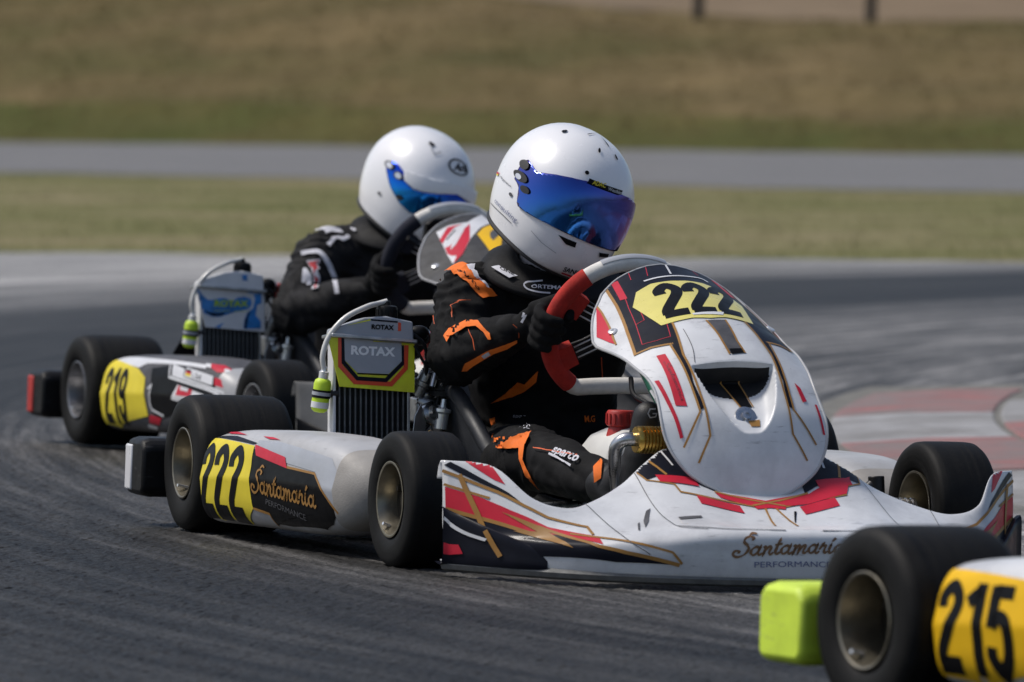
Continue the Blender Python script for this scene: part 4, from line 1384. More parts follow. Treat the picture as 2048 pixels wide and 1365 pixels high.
# ------------------------------------------------------------------ a driver
def build_driver(K, S):
    J = S['joints']
    root_loc = K.location.copy()
    V_ = lambda n: Vector(J[n])
    mb = MB()
    # trunk: rings of rounded sections from seat to neck
    tr = [(J['pelvis'], .155, .115), (J['waist'], .150, .115), (J['chest'], .170, .125), (J['upper'], .165, .110), (J['clav'], .105, .085), (J['neck'], .062, .062)]
    pts = [Vector(t[0]) for t in tr]
    rings = []
    sm = catmull([(i, tr[i][1], tr[i][2]) for i in range(len(tr))], 4)
    ce = catmull(pts, 4)
    for q, c in zip(sm, ce):
        ring = []
        for k in range(24):
            an = 2 * PI * k / 24; cx, sy = math.cos(an), math.sin(an)
            ring.append(c + Vector((q[2] * math.copysign(abs(cx) ** .85, cx), q[1] * math.copysign(abs(sy) ** .85, sy), 0)))
        rings.append(ring)
    mb.rings(rings)
    ellip(mb, pts[0] + Vector((0, 0, -.0)), (.125, .16, .085))
    for s_, n in ((-1, 'r'), (1, 'l')):
        sh, el, wr = V_('sh_' + n), V_('el_' + n), V_('wr_' + n)
        limb(mb, V_('upper') + (sh - V_('upper')) * .45 + Vector((0, 0, .01)), sh, .085, .078)
        limb(mb, sh, sh + (el - sh) * .55, .078, .068)
        limb(mb, sh + (el - sh) * .5, el, .068, .058)
        mid = el + (wr - el) * .45
        limb(mb, el, mid, .058, .054); limb(mb, mid, wr, .054, .037)
        hp, kn, an = V_('hip_' + n), V_('kn_' + n), V_('an_' + n)
        limb(mb, hp, hp + (kn - hp) * .5, .095, .082); limb(mb, hp + (kn - hp) * .5, kn, .082, .064)
        limb(mb, kn, kn + (an - kn) * .4, .064, .056); limb(mb, kn + (an - kn) * .4, an, .056, .042)
    me = fuse(mb, .0065, 6, 'person')
    # cloth: folds gathered at the joints, soft creases elsewhere
    joints = [V_(k) for k in ('el_r', 'el_l', 'kn_r', 'kn_l', 'sh_r', 'sh_l', 'hip_r', 'hip_l')]
    ax = [(V_('wr_r') - V_('el_r')), (V_('wr_l') - V_('el_l')), (V_('kn_r') - V_('hip_r')), (V_('kn_l') - V_('hip_l')), (V_('el_r') - V_('sh_r')), (V_('el_l') - V_('sh_l')), Vector((1, 0, .5)), Vector((1, 0, .5))]
    ax = [a.normalized() for a in ax]
    nr = [v.normal.copy() for v in me.vertices]
    for v, n in zip(me.vertices, nr):
        p = v.co
        d = .0045 * noise.fractal(p * 11, .9, 2.0, 3)
        for j, a in zip(joints, ax):
            q = p - j; r2 = q.length
            if r2 < .20:
                w = math.exp(-(r2 / .10) ** 2)
                ph = q.dot(a) * 95 + 2.2 * noise.noise(p * 13) * 2
                fold = math.sin(ph); d += .0070 * w * (1 - 2 * abs(fold) ** .6)
        rg = noise.noise(Vector((p.x * 9 + 3 * p.z, p.y * 9, p.z * 24))); d += .008 * (abs(rg) ** .8) - .003
        rg = noise.noise(Vector((p.x * 22, p.y * 20 + 9 * p.x, p.z * 17))); d += .002 * abs(rg)
        v.co = p + n * d
    person = link('person', me, S['suit'], None, sharp=180)
    person.location = (K.location.x, K.location.y, 0); person.rotation_euler = (0, 0, K.rotation_euler[2])
    tag(person, S['label'], 'person')
    P = {'person': person}
    # gloves
    for n, s_ in (('r', 1), ('l', -1)):
        g = MB(); ph = S.get('grip_' + n, 88) * s_
        sh_ = Vector(S.get('steer_shift', (0, 0, 0))); p = steer_pt(ph) + sh_; q = steer_pt(ph - 4 * s_) + sh_
        grip_hand(g, p, q - p, p - STC - sh_, J['wr_' + n], s_)
        limb(g, Vector(J['wr_' + n]) + (Vector(J['el_' + n]) - Vector(J['wr_' + n])).normalized() * .045, J['wr_' + n], .0445, .036)
        gm = fuse(g, .0032, 3, 'glove')
        go = link('glove', gm, 'glove_black', person, sharp=180)
        P['glove_' + n] = go
        b = MB(); boot(b, J['an_' + n], J['toe_' + n], J['heel_' + n])
        bo = link('boot', fuse(b, .0055, 4, 'boot'), 'leather_black', person, sharp=180)
        P['boot_' + n] = bo
    # neck protection: a padded ring
    C_ = Vector(J['collar']); rt = Euler(S['collar_rot']).to_matrix()
    cb = MB()
    rings = []
    for i in range(49):
        a = 2 * PI * i / 48
        rr = 1 + .06 * math.cos(2 * a)
        c = Vector((.105 * math.cos(a) * rr, .125 * math.sin(a) * rr, -.006 * math.cos(a)))
        o_ = Vector((math.cos(a), math.sin(a), 0))
        rings.append([C_ + rt @ (c + o_ * u + Vector((0, 0, v))) for u, v in ((-.045, .020), (-.035, .030), (-.01, .028), (.018, .012), (.03, -.006), (.026, -.016), (.0, -.014), (-.03, -.002))])
    cb.rings(rings[:-1], loop=True)
    P['collar'] = cb.build('neck_guard', 'neck_pad', person, bevel=.003, sharp=60)
    cn = MB(); cn.lathe([(-.05, .075), (-.02, .070), (.03, .066), (.06, .064)], Vector(J['neck']) + Vector((.0, 0, .01)), Vector(J['head']) - Vector(J['neck']), 24)
    cn.build('balaclava', S.get('balaclava', 'white_fabric'), person)
    # helmet
    hm = Matrix.Translation(J['head']) @ Euler(tuple(R(a) for a in S['head_rot']), 'XYZ').to_matrix().to_4x4()
    hs = helmet_shell().build('helmet', 'helmet_white', person, sharp=70)
    hs.matrix_local = hm
    P['helmet'] = hs
    tr_ = MB()
    tr_.tube([helm_pt(-180 + 5 * k, rim_cut(-180 + 5 * k)) for k in range(72)], .005, 8, closed=True)
    tr_.build('helmet_rim', 'helmet_trim', hs)
    ln = MB()
    ln.rings([[helm_pt(-180 + 5 * k, rim_cut(-180 + 5 * k)) * s1 + Vector((0, 0, z1)) for k in range(72)] for s1, z1 in ((.97, 0), (.80, .02), (.6, .06))], cap=False)
    ln.f.append(tuple(range(len(ln.v) - 72, len(ln.v))))
    ln.build('helmet_lining', 'neck_pad', hs)
    return P
# half width of the number shield along its height
PANEL_ROWS = [(.0035, .0005), (.0045, .012), (.010, .030), (.022, .054), (.045, .076), (.08, .102), (.12, .125), (.17, .142), (.23, .155), (.30, .163), (.38, .164), (.46, .161), (.53, .160), (.612, .164), (.703, .171), (.78, .178), (.835, .186), (.877, .1925), (.916, .183), (.949, .170), (.969, .158), (.989, .141), (1.02, .117), (1.050, .088), (1.068, .046), (1.078, .018), (1.081, .0005)]
# prints on bodywork, suits and helmets: (owner, surface, plane, name, material, layer, kind, shape in metres on that plane or degrees and mm round the helmet, mirrored)
PRINTS = [
    ('222','pod','pod','pod_print','silver_print',1,'poly',[[(0.4193,0.2865),(0.5091,0.2937),(0.771,0.2878),(0.8009,0.268),(0.811,0.1973),(0.7242,0.2538),(0.5877,0.2558),(0.4256,0.2767)]],0),
    ('222','pod','pod','pod_print','black_print',2,'poly',[[(0.4153,0.2669),(0.4774,0.2688),(0.5922,0.2477),(0.7261,0.2502),(0.8101,0.1949),(0.7818,0.175),(0.7447,0.1641),(0.5952,0.1508),(0.5201,0.1478),(0.5228,0.1456),(0.5119,0.1596),(0.4328,0.1605),(0.4294,0.1878),(0.4273,0.2318)]],0),
    ('222','pod','pod','number_plate','yellow_print',3,'poly',[[(0.1502,0.2492),(0.1519,0.2639),(0.1573,0.2725),(0.4166,0.2732),(0.4293,0.232),(0.4325,0.1881),(0.4365,0.1602),(0.3905,0.1378),(0.1549,0.1201),(0.1597,0.1344),(0.1543,0.1984)]],0),
    ('222','pod','pod','pod_stripe','red_print',4,'poly',[[(0.4178,0.276),(0.5809,0.2663),(0.6009,0.2463),(0.4411,0.2553)]],0),
    ('222','pod','pod','pod_stripe','navy_print',2,'poly',[[(0.1583,0.2767),(0.2906,0.2854),(0.4211,0.28),(0.405,0.2757),(0.1596,0.2748)]],0),
    ('222','pod','pod','pod_stripe','red_print',3,'poly',[[(0.1754,0.2923),(0.2665,0.2957),(0.3372,0.2918),(0.238,0.2881)]],0),
    ('222','pod','pod','pod_stripe','red_print',3,'poly',[[(0.423,0.2965),(0.4749,0.2991),(0.5188,0.2969),(0.465,0.2932)]],0),
    ('222','pod','pod','pod_line','gold_print',3,'line',(0.0045,[(0.5918,0.2485),(0.7259,0.2505),(0.8104,0.1956)],0),0),
    ('222','pod','pod','pod_line','gold_print',3,'line',(0.004,[(0.4367,0.1605),(0.5133,0.1592),(0.5233,0.1461)],0),0),
    ('222','pod','pod','number','black_print',5,'digits',('222',0.36,[(0.1575,0.1269),(0.3895,0.1376),(0.1556,0.2592)]),0),
    ('222','pod','pod','lettering','gold_print',5,'script',(0.21,[(0.4407,0.1855),(0.7423,0.188),(0.4344,0.2412)]),0),
    ('222','pod','pod','lettering','grey_print',5,'text',('PERFORMANCE',0.0,0.0,[(0.507,0.174),(0.6845,0.1665),(0.5095,0.1834)]),0),
    ('219','pod','pod','pod_print','black_print',1,'poly',[[(0.4509,0.2731),(0.5831,0.296),(0.8073,0.2813),(0.8361,0.2514),(0.7714,0.2401),(0.7171,0.2258),(0.5725,0.172),(0.517,0.1625),(0.4788,0.1715),(0.4743,0.2136)]],0),
    ('219','pod','pod','pod_print','white_print',2,'poly',[[(0.156,0.2761),(0.169,0.2917),(0.7184,0.3096),(0.7331,0.2995),(0.5502,0.2929),(0.4091,0.2828),(0.3735,0.2677)]],0),
    ('219','pod','pod','number_plate','yellow_print',3,'poly',[[(0.1484,0.2619),(0.1525,0.283),(0.3707,0.2657),(0.428,0.2475),(0.4425,0.2008),(0.4536,0.1632),(0.3047,0.1405),(0.1532,0.1133),(0.1503,0.1655)]],0),
    ('219','pod','pod','number','black_print',5,'digits',('219',0.36,[(0.1901,0.1307),(0.3306,0.1364),(0.1876,0.2557)]),0),
    ('219','pod','pod','pod_stripe','red_print',3,'poly',[[(0.7336,0.315),(0.7747,0.3215),(0.8056,0.3163),(0.7998,0.3013),(0.7843,0.2977),(0.7507,0.3044)]],0),
    ('219','pod','pod','pod_stripe','white_print',4,'poly',[[(0.7138,0.3125),(0.7348,0.3144),(0.7507,0.3035),(0.726,0.3045)]],0),
    ('219','pod','pod','pod_stripe','white_print',4,'poly',[[(0.7909,0.3119),(0.8,0.3145),(0.8126,0.3089),(0.8042,0.302)]],0),
    ('219','pod','pod','pod_line','white_print',3,'line',(0.006,[(0.544,0.304),(0.548,0.2872),(0.5648,0.2599),(0.6419,0.2564),(0.7513,0.2523),(0.8189,0.2491)],0),0),
    ('219','pod','pod','pod_print','white_print',3,'poly',[[(0.5598,0.2931),(0.632,0.2876),(0.6421,0.2672),(0.6948,0.2644),(0.8316,0.2579),(0.8346,0.2525),(0.7988,0.2543),(0.578,0.2639)]],0),
    ('219','pod','pod','name_plate','white_print',5,'poly',[[(0.6437,0.2917),(0.7806,0.2858),(0.7896,0.266),(0.7835,0.2637),(0.6461,0.2683),(0.6416,0.2826)]],0),
    ('219','pod','pod','flag_stripe','black_print',6,'poly',[[(0.6464,0.2875),(0.6743,0.2868),(0.676,0.2826),(0.6481,0.2825)]],0),
    ('219','pod','pod','flag_stripe','red_print',6,'poly',[[(0.6481,0.2825),(0.676,0.2826),(0.6782,0.2765),(0.649,0.2776)]],0),
    ('219','pod','pod','flag_stripe','yellow_print',6,'poly',[[(0.649,0.2776),(0.6782,0.2765),(0.6789,0.271),(0.6497,0.2721)]],0),
    ('219','pod','pod','lettering','black_print',6,'text',('L. Graf',0.0,0.0,[(0.6917,0.2696),(0.735,0.269),(0.6854,0.2829)]),0),
    ('219','pod','pod','pod_stripe','red_print',3,'poly',[[(0.7865,0.284),(0.8096,0.2841),(0.8266,0.2662),(0.7951,0.2657)]],0),
    ('219','pod','pod','pod_logo','white_print',3,'poly',[[(0.6191,0.2462),(0.5944,0.2103),(0.627,0.2087),(0.6583,0.2161),(0.7352,0.2289),(0.7632,0.2378),(0.7182,0.2403)]],0),
    ('219','pod','pod','pod_logo','red_print',4,'poly',[[(0.626,0.2449),(0.703,0.242),(0.6997,0.2249),(0.6196,0.2209)]],0),
    ('219','pod','pod','pod_logo','white_print',5,'poly',[[(0.639,0.2438),(0.6814,0.2437),(0.6827,0.2352),(0.6402,0.2355)]],0),
    ('219','pod','pod','pod_line','white_print',3,'line',(0.005,[(0.4562,0.2215),(0.4734,0.2324),(0.4707,0.1902),(0.4807,0.1781),(0.5425,0.1709)],0),0),
    ('219','pod','pod','pod_stripe','white_print',3,'poly',[[(0.438,0.1478),(0.485,0.1468),(0.4667,0.1425),(0.4242,0.1414)]],0),
    ('219','pod','pod','pod_stripe','red_print',2,'poly',[[(0.4635,0.1672),(0.5267,0.1649),(0.5024,0.1504),(0.4463,0.1497)]],0),
    ('215','pod','pod','number_plate','orange_yellow_print',3,'poly',[[(0.1379,0.2606),(0.141,0.2725),(0.3512,0.2687),(0.381,0.2301),(0.3711,0.1476),(0.3072,0.1359),(0.1375,0.1176),(0.1399,0.2073)]],0),
    ('215','pod','pod','number','black_print',5,'digits',('215',0.4,[(0.1628,0.1319),(0.3451,0.1361),(0.1605,0.2543)]),0),
    ('222','nose','nose','nose_stripe','red_print',1,'poly',[[(-0.5403,0.4007),(-0.5091,0.3911),(-0.5023,0.3821),(-0.4864,0.3411),(-0.5006,0.3531)]],1),
    ('222','nose','nose','nose_stripe','navy_print',1,'poly',[[(-0.5721,0.4016),(-0.5621,0.4051),(-0.5407,0.385),(-0.483,0.3241),(-0.4668,0.3023),(-0.4883,0.3229),(-0.5461,0.3767)]],1),
    ('222','nose','nose','nose_stripe','red_print',1,'poly',[[(-0.5714,0.3617),(-0.5241,0.3281),(-0.4837,0.2898),(-0.455,0.2664),(-0.4312,0.2445),(-0.3817,0.2205),(-0.3596,0.2094),(-0.3582,0.1891),(-0.4022,0.2177),(-0.4382,0.2307),(-0.4592,0.2358),(-0.5127,0.2801),(-0.5706,0.3226)]],1),
    ('222','nose','nose','nose_line','gold_print',2,'line',(0.005,[(-0.5748,0.3921),(-0.5464,0.3703),(-0.5,0.3305),(-0.4624,0.294),(-0.427,0.2644),(-0.3668,0.2365),(-0.3656,0.2152)],0),1),
    ('222','nose','nose','nose_line','gold_print',2,'line',(0.004,[(-0.5728,0.3665),(-0.5425,0.3448),(-0.5102,0.3211)],0),1),
    ('222','nose','nose','nose_print','navy_print',1,'poly',[[(-0.5703,0.3183),(-0.5129,0.2769),(-0.4592,0.2358),(-0.4422,0.2445),(-0.3655,0.1854),(-0.2365,0.1385),(-0.3382,0.1551),(-0.5011,0.2048),(-0.5723,0.237)]],1),
    ('222','nose','nose','nose_line','gold_print',2,'line',(0.006,[(-0.5705,0.3214),(-0.5128,0.2788),(-0.459,0.2372),(-0.443,0.2262)],0),1),
    ('222','nose','nose','nose_line','gold_print',2,'line',(0.006,[(-0.447,0.2479),(-0.3654,0.1868),(-0.3228,0.169),(-0.2335,0.1383)],0),1),
    ('222','nose','nose','nose_line','gold_print',2,'line',(0.004,[(-0.4004,0.2236),(-0.3205,0.1905),(-0.2464,0.161),(-0.2292,0.14)],0),1),
    ('222','nose','nose','nose_stripe','gold_print',3,'poly',[[(-0.4959,0.29),(-0.4419,0.2463),(-0.4039,0.1913),(-0.4387,0.2139),(-0.4821,0.2488),(-0.4488,0.2375)]],1),
    ('222','nose','nose','nose_line','gold_print',4,'line',(0.007,[(-0.55,0.3777),(-0.5279,0.2977),(-0.5165,0.2459)],0),1),
    ('222','nose','nose','nose_stripe','red_print',2,'poly',[[(-0.5088,0.248),(-0.4728,0.2196),(-0.4673,0.2076),(-0.5021,0.229)]],1),
    ('222','nose','nose','panel_joint','grey_print',2,'line',(0.0014,[(-0.3448,0.3056),(-0.3356,0.2609),(-0.3191,0.1952),(-0.2837,0.1607)],1),1),
    ('222','nose','nose','panel_joint','grey_print',2,'line',(0.0014,[(-0.224,0.3721),(-0.2291,0.2943),(-0.227,0.2384),(-0.2182,0.2138),(-0.1764,0.2027)],1),1),
    ('222','nose','nose','panel_joint','grey_print',2,'line',(0.0016,[(-0.2213,0.2175),(-0.1397,0.2004),(-0.0363,0.1949)],1),1),
    ('222','nose','nose','nose_print','navy_print',1,'poly',[[(-0.1586,0.4322),(-0.121,0.4407),(-0.113,0.4041),(-0.0963,0.3582),(-0.088,0.3208),(-0.1179,0.3382),(-0.1929,0.3572),(-0.2123,0.3504),(-0.222,0.3769)]],1),
    ('222','nose','nose','nose_line','gold_print',2,'line',(0.005,[(-0.194,0.4062),(-0.1729,0.3605)],0),1),
    ('222','nose','nose','nose_line','white_print',2,'line',(0.004,[(-0.1604,0.4306),(-0.1518,0.3844)],0),1),
    ('222','nose','nose','nose_stripe','red_print',3,'poly',[[(-0.1938,0.3607),(-0.1219,0.3527),(-0.1203,0.3311),(-0.1918,0.3428)]],1),
    ('222','nose','nose','nose_stripe','red_print',2,'poly',[[(-0.0937,0.3203),(-0.0276,0.3061),(0.0359,0.2905),(0.0282,0.2755),(-0.0476,0.2871),(-0.0881,0.3048)]],1),
    ('222','nose','nose','nose_line','gold_print',3,'line',(0.004,[(-0.0937,0.3203),(-0.0304,0.3004),(0.033,0.2848)],0),1),
    ('222','nose','nose','nose_line','gold_print',2,'line',(0.004,[(-0.1686,0.3357),(-0.1648,0.3155),(-0.0109,0.2784),(-0.0226,0.2254)],0),1),
    ('222','nose','nose','nose_line','gold_print',2,'line',(0.003,[(-0.223,0.3779),(-0.2128,0.3491),(-0.1686,0.3357)],0),1),
    ('222','nose','nose','nose_stripe','red_print',2,'poly',[[(-0.1381,0.3074),(-0.0596,0.2838),(-0.0607,0.2623),(-0.1379,0.2857)]],1),
    ('222','nose','nose','scuff','grey_print',2,'poly',[[(-0.2483,0.2689),(-0.2377,0.2751),(-0.2595,0.2389),(-0.2756,0.2205),(-0.2678,0.24)]],0),
    ('222','nose','nose','scuff','grey_print',2,'poly',[[(-0.2044,0.2452),(-0.1567,0.2503),(-0.159,0.2433),(-0.2045,0.2374)]],0),
    ('222','nose','nose','scuff','grey_print',2,'poly',[[(-0.2816,0.2336),(-0.2762,0.237),(-0.2877,0.2142),(-0.291,0.2147)]],0),
    ('222','nose','nose','scuff','black_print',2,'poly',[[(0.0419,0.2707),(0.0469,0.2707),(0.0273,0.2383),(0.0248,0.2383)]],0),
    ('222','nose','nose','lettering','brown_print',2,'script',(0.24,[(-0.1425,0.144),(0.0767,0.1503),(-0.1385,0.1899)]),0),
    ('222','nose','nose','lettering','blue_grey_print',2,'text',('PERFORMANCE',0.0,0.0,[(-0.0985,0.1285),(0.0492,0.1293),(-0.0994,0.1379)]),0),
    ('222','panel','panel','panel_print','navy_print',1,'poly',[[(0,0.4561),(-0.0071,0.4568),(-0.0405,0.4496),(-0.0695,0.4399),(-0.0968,0.4265),(-0.1208,0.4076),(-0.1279,0.3305),(-0.1403,0.2444),(-0.1584,0.1407),(-0.1314,0.1425),(-0.09,0.1342),(-0.0734,0.2018),(-0.093,0.2016),(-0.1108,0.2996),(-0.086,0.3522),(-0.053,0.3699),(-0.0144,0.3714),(0,0.3704)]],1),
    ('222','panel','panel','panel_line','gold_print',2,'line',(0.005,[(-0.1208,0.4071),(-0.1281,0.3298),(-0.1405,0.2437),(-0.1582,0.1413),(-0.1312,0.1431),(-0.0935,0.1348)],0),1),
    ('222','panel','panel','panel_stripe','red_print',2,'poly',[[(-0.1074,0.4206),(-0.0943,0.4286),(-0.1057,0.3404),(-0.1173,0.3433)]],1),
    ('222','panel','panel','panel_stripe','red_print',1,'poly',[[(-0.1524,0.3605),(-0.1527,0.334),(-0.1597,0.2698),(-0.1695,0.2063),(-0.1831,0.2616)]],1),
    ('222','panel','panel','panel_line','gold_print',2,'line',(0.003,[(-0.1515,0.3591),(-0.1525,0.3321),(-0.1592,0.2715),(-0.1695,0.2037)],0),1),
    ('222','panel','panel','panel_line','red_print',2,'line',(0.0012,[(-0.1051,0.3606),(-0.1166,0.301),(-0.1254,0.2363),(-0.1392,0.1626),(-0.1156,0.1585),(-0.0909,0.158),(-0.0804,0.214)],0),0),
    ('222','panel','panel','panel_line','red_print',2,'line',(0.0012,[(-0.1248,0.238),(-0.1092,0.2423),(-0.1023,0.2956)],0),0),
    ('222','panel','panel','panel_line','red_print',2,'line',(0.0012,[(-0.0327,0.4491),(-0.0444,0.4071)],0),0),
    ('222','panel','panel','panel_line','red_print',2,'line',(0.0012,[(-0.0695,0.4372),(-0.0757,0.4071)],0),0),
    ('222','panel','panel','panel_line','red_print',2,'line',(0.0012,[(0.0605,0.4494),(0.0639,0.4164)],0),0),
    ('222','panel','panel','panel_line','white_print',2,'line',(0.004,[(0.0106,0.4588),(0.0013,0.4075)],0),0),
    ('222','panel','panel','panel_line','white_print',3,'line',(0.005,[(-0.0592,0.3869),(-0.0326,0.3923),(-0.0005,0.3956),(0.0325,0.3971),(0.0633,0.3998),(0.0728,0.3873)],1),0),
    ('222','panel','panel','number_plate','pale_yellow_print',3,'poly',[[(0,0.3694),(-0.0148,0.3705),(-0.0533,0.369),(-0.0866,0.3506),(-0.1104,0.2991),(-0.0928,0.2023),(-0.073,0.2029),(-0.0333,0.2056),(0,0.2),(0.0333,0.2056),(0.073,0.2029),(0.0928,0.2023),(0.1104,0.2991),(0.0866,0.3506),(0.0533,0.369),(0.0148,0.3705)]],0),
    ('222','panel','panel','number','black_print',4,'digits',('222',0.46,[(-0.0825,0.2198),(0.0825,0.2198),(-0.0593,0.3622)]),0),
    ('222','panel','panel','panel_label','white_print',5,'poly',[[(-0.0298,0.2207),(0.037,0.2259),(0.0298,0.2124),(-0.0282,0.2143)]],0),
    ('222','panel','panel','panel_print','grey_print',1,'poly',[[(-0.0096,0.1932),(0.0274,0.1966),(0.0251,0.1195),(0.0282,0.0879),(-0.0008,0.0856),(-0.0041,0.1448)]],0),
    ('222','panel','panel','panel_line','gold_print',2,'line',(0.004,[(-0.0116,0.1934),(-0.0052,0.1415),(-0.0022,0.0811)],0),0),
    ('222','panel','panel','panel_line','gold_print',2,'line',(0.004,[(0.0284,0.1963),(0.0262,0.1228),(0.0304,0.085)],0),0),
    ('222','panel','panel','panel_print','black_print',2,'poly',[[(0.0018,0.097),(0.0286,0.0986),(0.0296,0.0856),(0.0017,0.0804)]],0),
    ('222','panel','panel','panel_stripe','navy_print',2,'poly',[[(-0.0903,0.2067),(-0.0728,0.2019),(-0.082,0.1351),(-0.0897,0.0173),(-0.0833,-0.0423),(-0.0932,-0.0478),(-0.0969,0.1248)]],1),
    ('222','panel','panel','panel_line','gold_print',3,'line',(0.004,[(-0.0728,0.2019),(-0.0872,0.0952),(-0.0828,-0.0424),(-0.0822,-0.0972),(-0.1081,-0.1382)],0),1),
    ('222','panel','panel','panel_line','gold_print',3,'line',(0.004,[(-0.0992,0.1328),(-0.0932,-0.0501),(-0.132,-0.1077)],0),1),
    ('222','panel','panel','panel_label','red_print',2,'poly',[[(-0.1303,0.1133),(-0.115,0.111),(-0.1135,-0.0325),(-0.1331,-0.0257)]],0),
    ('222','panel','panel','lettering','dark_red_print',3,'script',(0.21,[(-0.1265,0.0884),(-0.1217,-0.0211),(-0.1156,0.0912)]),0),
    ('222','panel','panel','panel_stripe','red_print',2,'poly',[[(-0.1547,0.0438),(-0.1468,0.0424),(-0.1308,-0.0905),(-0.1365,-0.0917)]],0),
    ('222','panel','panel','panel_print','black_print',2,'poly',[[(-0.0161,0.0508),(0.0168,0.051),(0.022,-0.0255),(-0.0,-0.0294)]],0),
    ('222','panel','panel','panel_line','gold_print',3,'line',(0.003,[(-0.0177,0.0508),(-0.0006,-0.031)],0),0),
    ('222','panel','panel','panel_line','gold_print',3,'line',(0.003,[(0.0189,0.051),(0.024,-0.0256)],0),0),
    ('222','panel','panel','panel_print','gold_print',2,'poly',[[(0.0002,-0.0664),(0.0243,-0.0644),(0.02,-0.0823),(0.0024,-0.0815)]],0),
    ('222','panel','panel','panel_stripe','red_print',2,'poly',[[(0.1143,0.0189),(0.1242,0.0085),(0.1293,-0.0224),(0.1193,-0.0274)]],0),
    ('222','panel','panel','panel_line','red_print',2,'line',(0.005,[(0.1486,-0.025),(0.1535,-0.0852)],0),0),
    ('222','panel','panel','panel_joint','grey_print',2,'line',(0.0012,[(-0.0629,0.1724),(-0.0651,0.1124),(-0.0739,0.0675)],1),0),
    ('222','plate','face','cover_stripe','orange_red_print',1,'line',(0.0092,[(-0.4784,0.4129),(-0.4783,0.3562),(-0.4477,0.3246),(-0.3716,0.3219),(-0.3411,0.3545),(-0.3389,0.409)],0),0),
    ('222','plate','face','cover_stripe','navy_print',2,'line',(0.008,[(-0.4722,0.4126),(-0.4716,0.3629),(-0.4426,0.3317),(-0.3827,0.3295),(-0.3485,0.363),(-0.349,0.4095)],0),0),
    ('222','plate','face','cover_print','silver_print',3,'poly',[[(-0.4703,0.4126),(-0.3506,0.4099),(-0.3495,0.3678),(-0.3774,0.3419),(-0.4431,0.343),(-0.4689,0.3669)]],0),
    ('222','plate','face','cover_line','black_print',4,'line',(0.0025,[(-0.4431,0.3413),(-0.3774,0.3401)],0),0),
    ('222','plate','face','lettering','bright_white',4,'text',('ROTAX',0.045,0.0,[(-0.4565,0.3785),(-0.3636,0.3763),(-0.4558,0.3971)]),0),
    ('222','tank','face','lettering','black_print',2,'text',('ROTAX',0.045,0.0,[(-0.4129,0.4301),(-0.3656,0.4291),(-0.4125,0.4402)]),0),
    ('222','tank','face','tank_stripe','orange_red_print',1,'poly',[[(-0.3566,0.4453),(-0.3506,0.4443),(-0.3506,0.4279),(-0.357,0.4278)]],0),
    ('222','tank','face','tank_stripe','lime_print',1,'poly',[[(-0.4648,0.4365),(-0.4153,0.4502),(-0.4153,0.4471),(-0.4659,0.4361)]],0),
    ('222','tank','face','tank_stripe','navy_print',1,'poly',[[(-0.4141,0.4502),(-0.3575,0.4474),(-0.358,0.4441),(-0.413,0.4472)]],0),
    ('219','plate','face','cover_swirl','blue_print',1,'poly',[[(-0.5148,0.4161),(-0.5011,0.4134),(-0.4874,0.3949),(-0.4723,0.3834),(-0.4548,0.3838),(-0.4422,0.3877),(-0.4259,0.3881),(-0.4095,0.3802),(-0.3944,0.39),(-0.3755,0.3929),(-0.3591,0.3873),(-0.3566,0.3744),(-0.3655,0.3623),(-0.4008,0.3544),(-0.4197,0.348),(-0.4423,0.3404),(-0.4624,0.3411),(-0.4799,0.3478),(-0.4966,0.3565),(-0.5048,0.3728)]],0),
    ('219','plate','face','cover_swirl','white_print',2,'poly',[[(-0.4874,0.3949),(-0.4623,0.3919),(-0.4447,0.3888),(-0.4623,0.3825),(-0.4736,0.3834)]],0),
    ('219','plate','face','cover_swirl','navy_print',2,'poly',[[(-0.4824,0.3584),(-0.4674,0.3516),(-0.4473,0.3497),(-0.4222,0.3539),(-0.4348,0.3453),(-0.4574,0.3424),(-0.4724,0.348)]],0),
    ('219','plate','face','cover_swirl','blue_print',1,'poly',[[(-0.3704,0.4083),(-0.3571,0.4112),(-0.3313,0.4023),(-0.3314,0.3774),(-0.3428,0.3723),(-0.3466,0.3474),(-0.3328,0.3323),(-0.3328,0.3145),(-0.3795,0.3128),(-0.3769,0.3336),(-0.3693,0.3527),(-0.3529,0.365),(-0.3478,0.3888),(-0.3528,0.4005),(-0.3704,0.4037)]],0),
    ('219','plate','face','cover_swirl','navy_print',2,'poly',[[(-0.377,0.3135),(-0.3744,0.3337),(-0.3668,0.3504),(-0.3592,0.3577),(-0.3668,0.341),(-0.3713,0.3136)]],0),
    ('219','plate','face','cover_swirl','blue_print',1,'poly',[[(-0.462,0.3127),(-0.4449,0.3202),(-0.4298,0.3277),(-0.4424,0.3132)]],0),
    ('219','plate','face','lettering','green_flag_text',3,'text',('ROTAX',0.045,0.0,[(-0.4561,0.3658),(-0.3655,0.3675),(-0.4558,0.3824)]),0),
    ('219','plate','face','lettering','green_flag_text',3,'line',(0.0012,[(-0.4558,0.356),(-0.4159,0.3561)],0),0),
    ('219','plate','face','lettering','green_flag_text',3,'line',(0.0012,[(-0.4033,0.3562),(-0.3655,0.3564)],0),0),
    ('219','tank','face','tank_print','blue_print',1,'poly',[[(-0.3838,0.4448),(-0.3763,0.4473),(-0.3674,0.4476),(-0.3687,0.4369),(-0.3649,0.4328),(-0.3813,0.433),(-0.3801,0.4401)]],0),
    ('219','panel','panel','panel_print','white_print',1,'poly',[[(-0.1074,0.3972),(-0.0746,0.41),(-0.0309,0.4062),(0.0265,0.4544),(0.0311,0.4009),(-0.0149,0.3663),(-0.0588,0.3146),(-0.1006,0.2521),(-0.1304,0.2255),(-0.1271,0.2726)]],0),
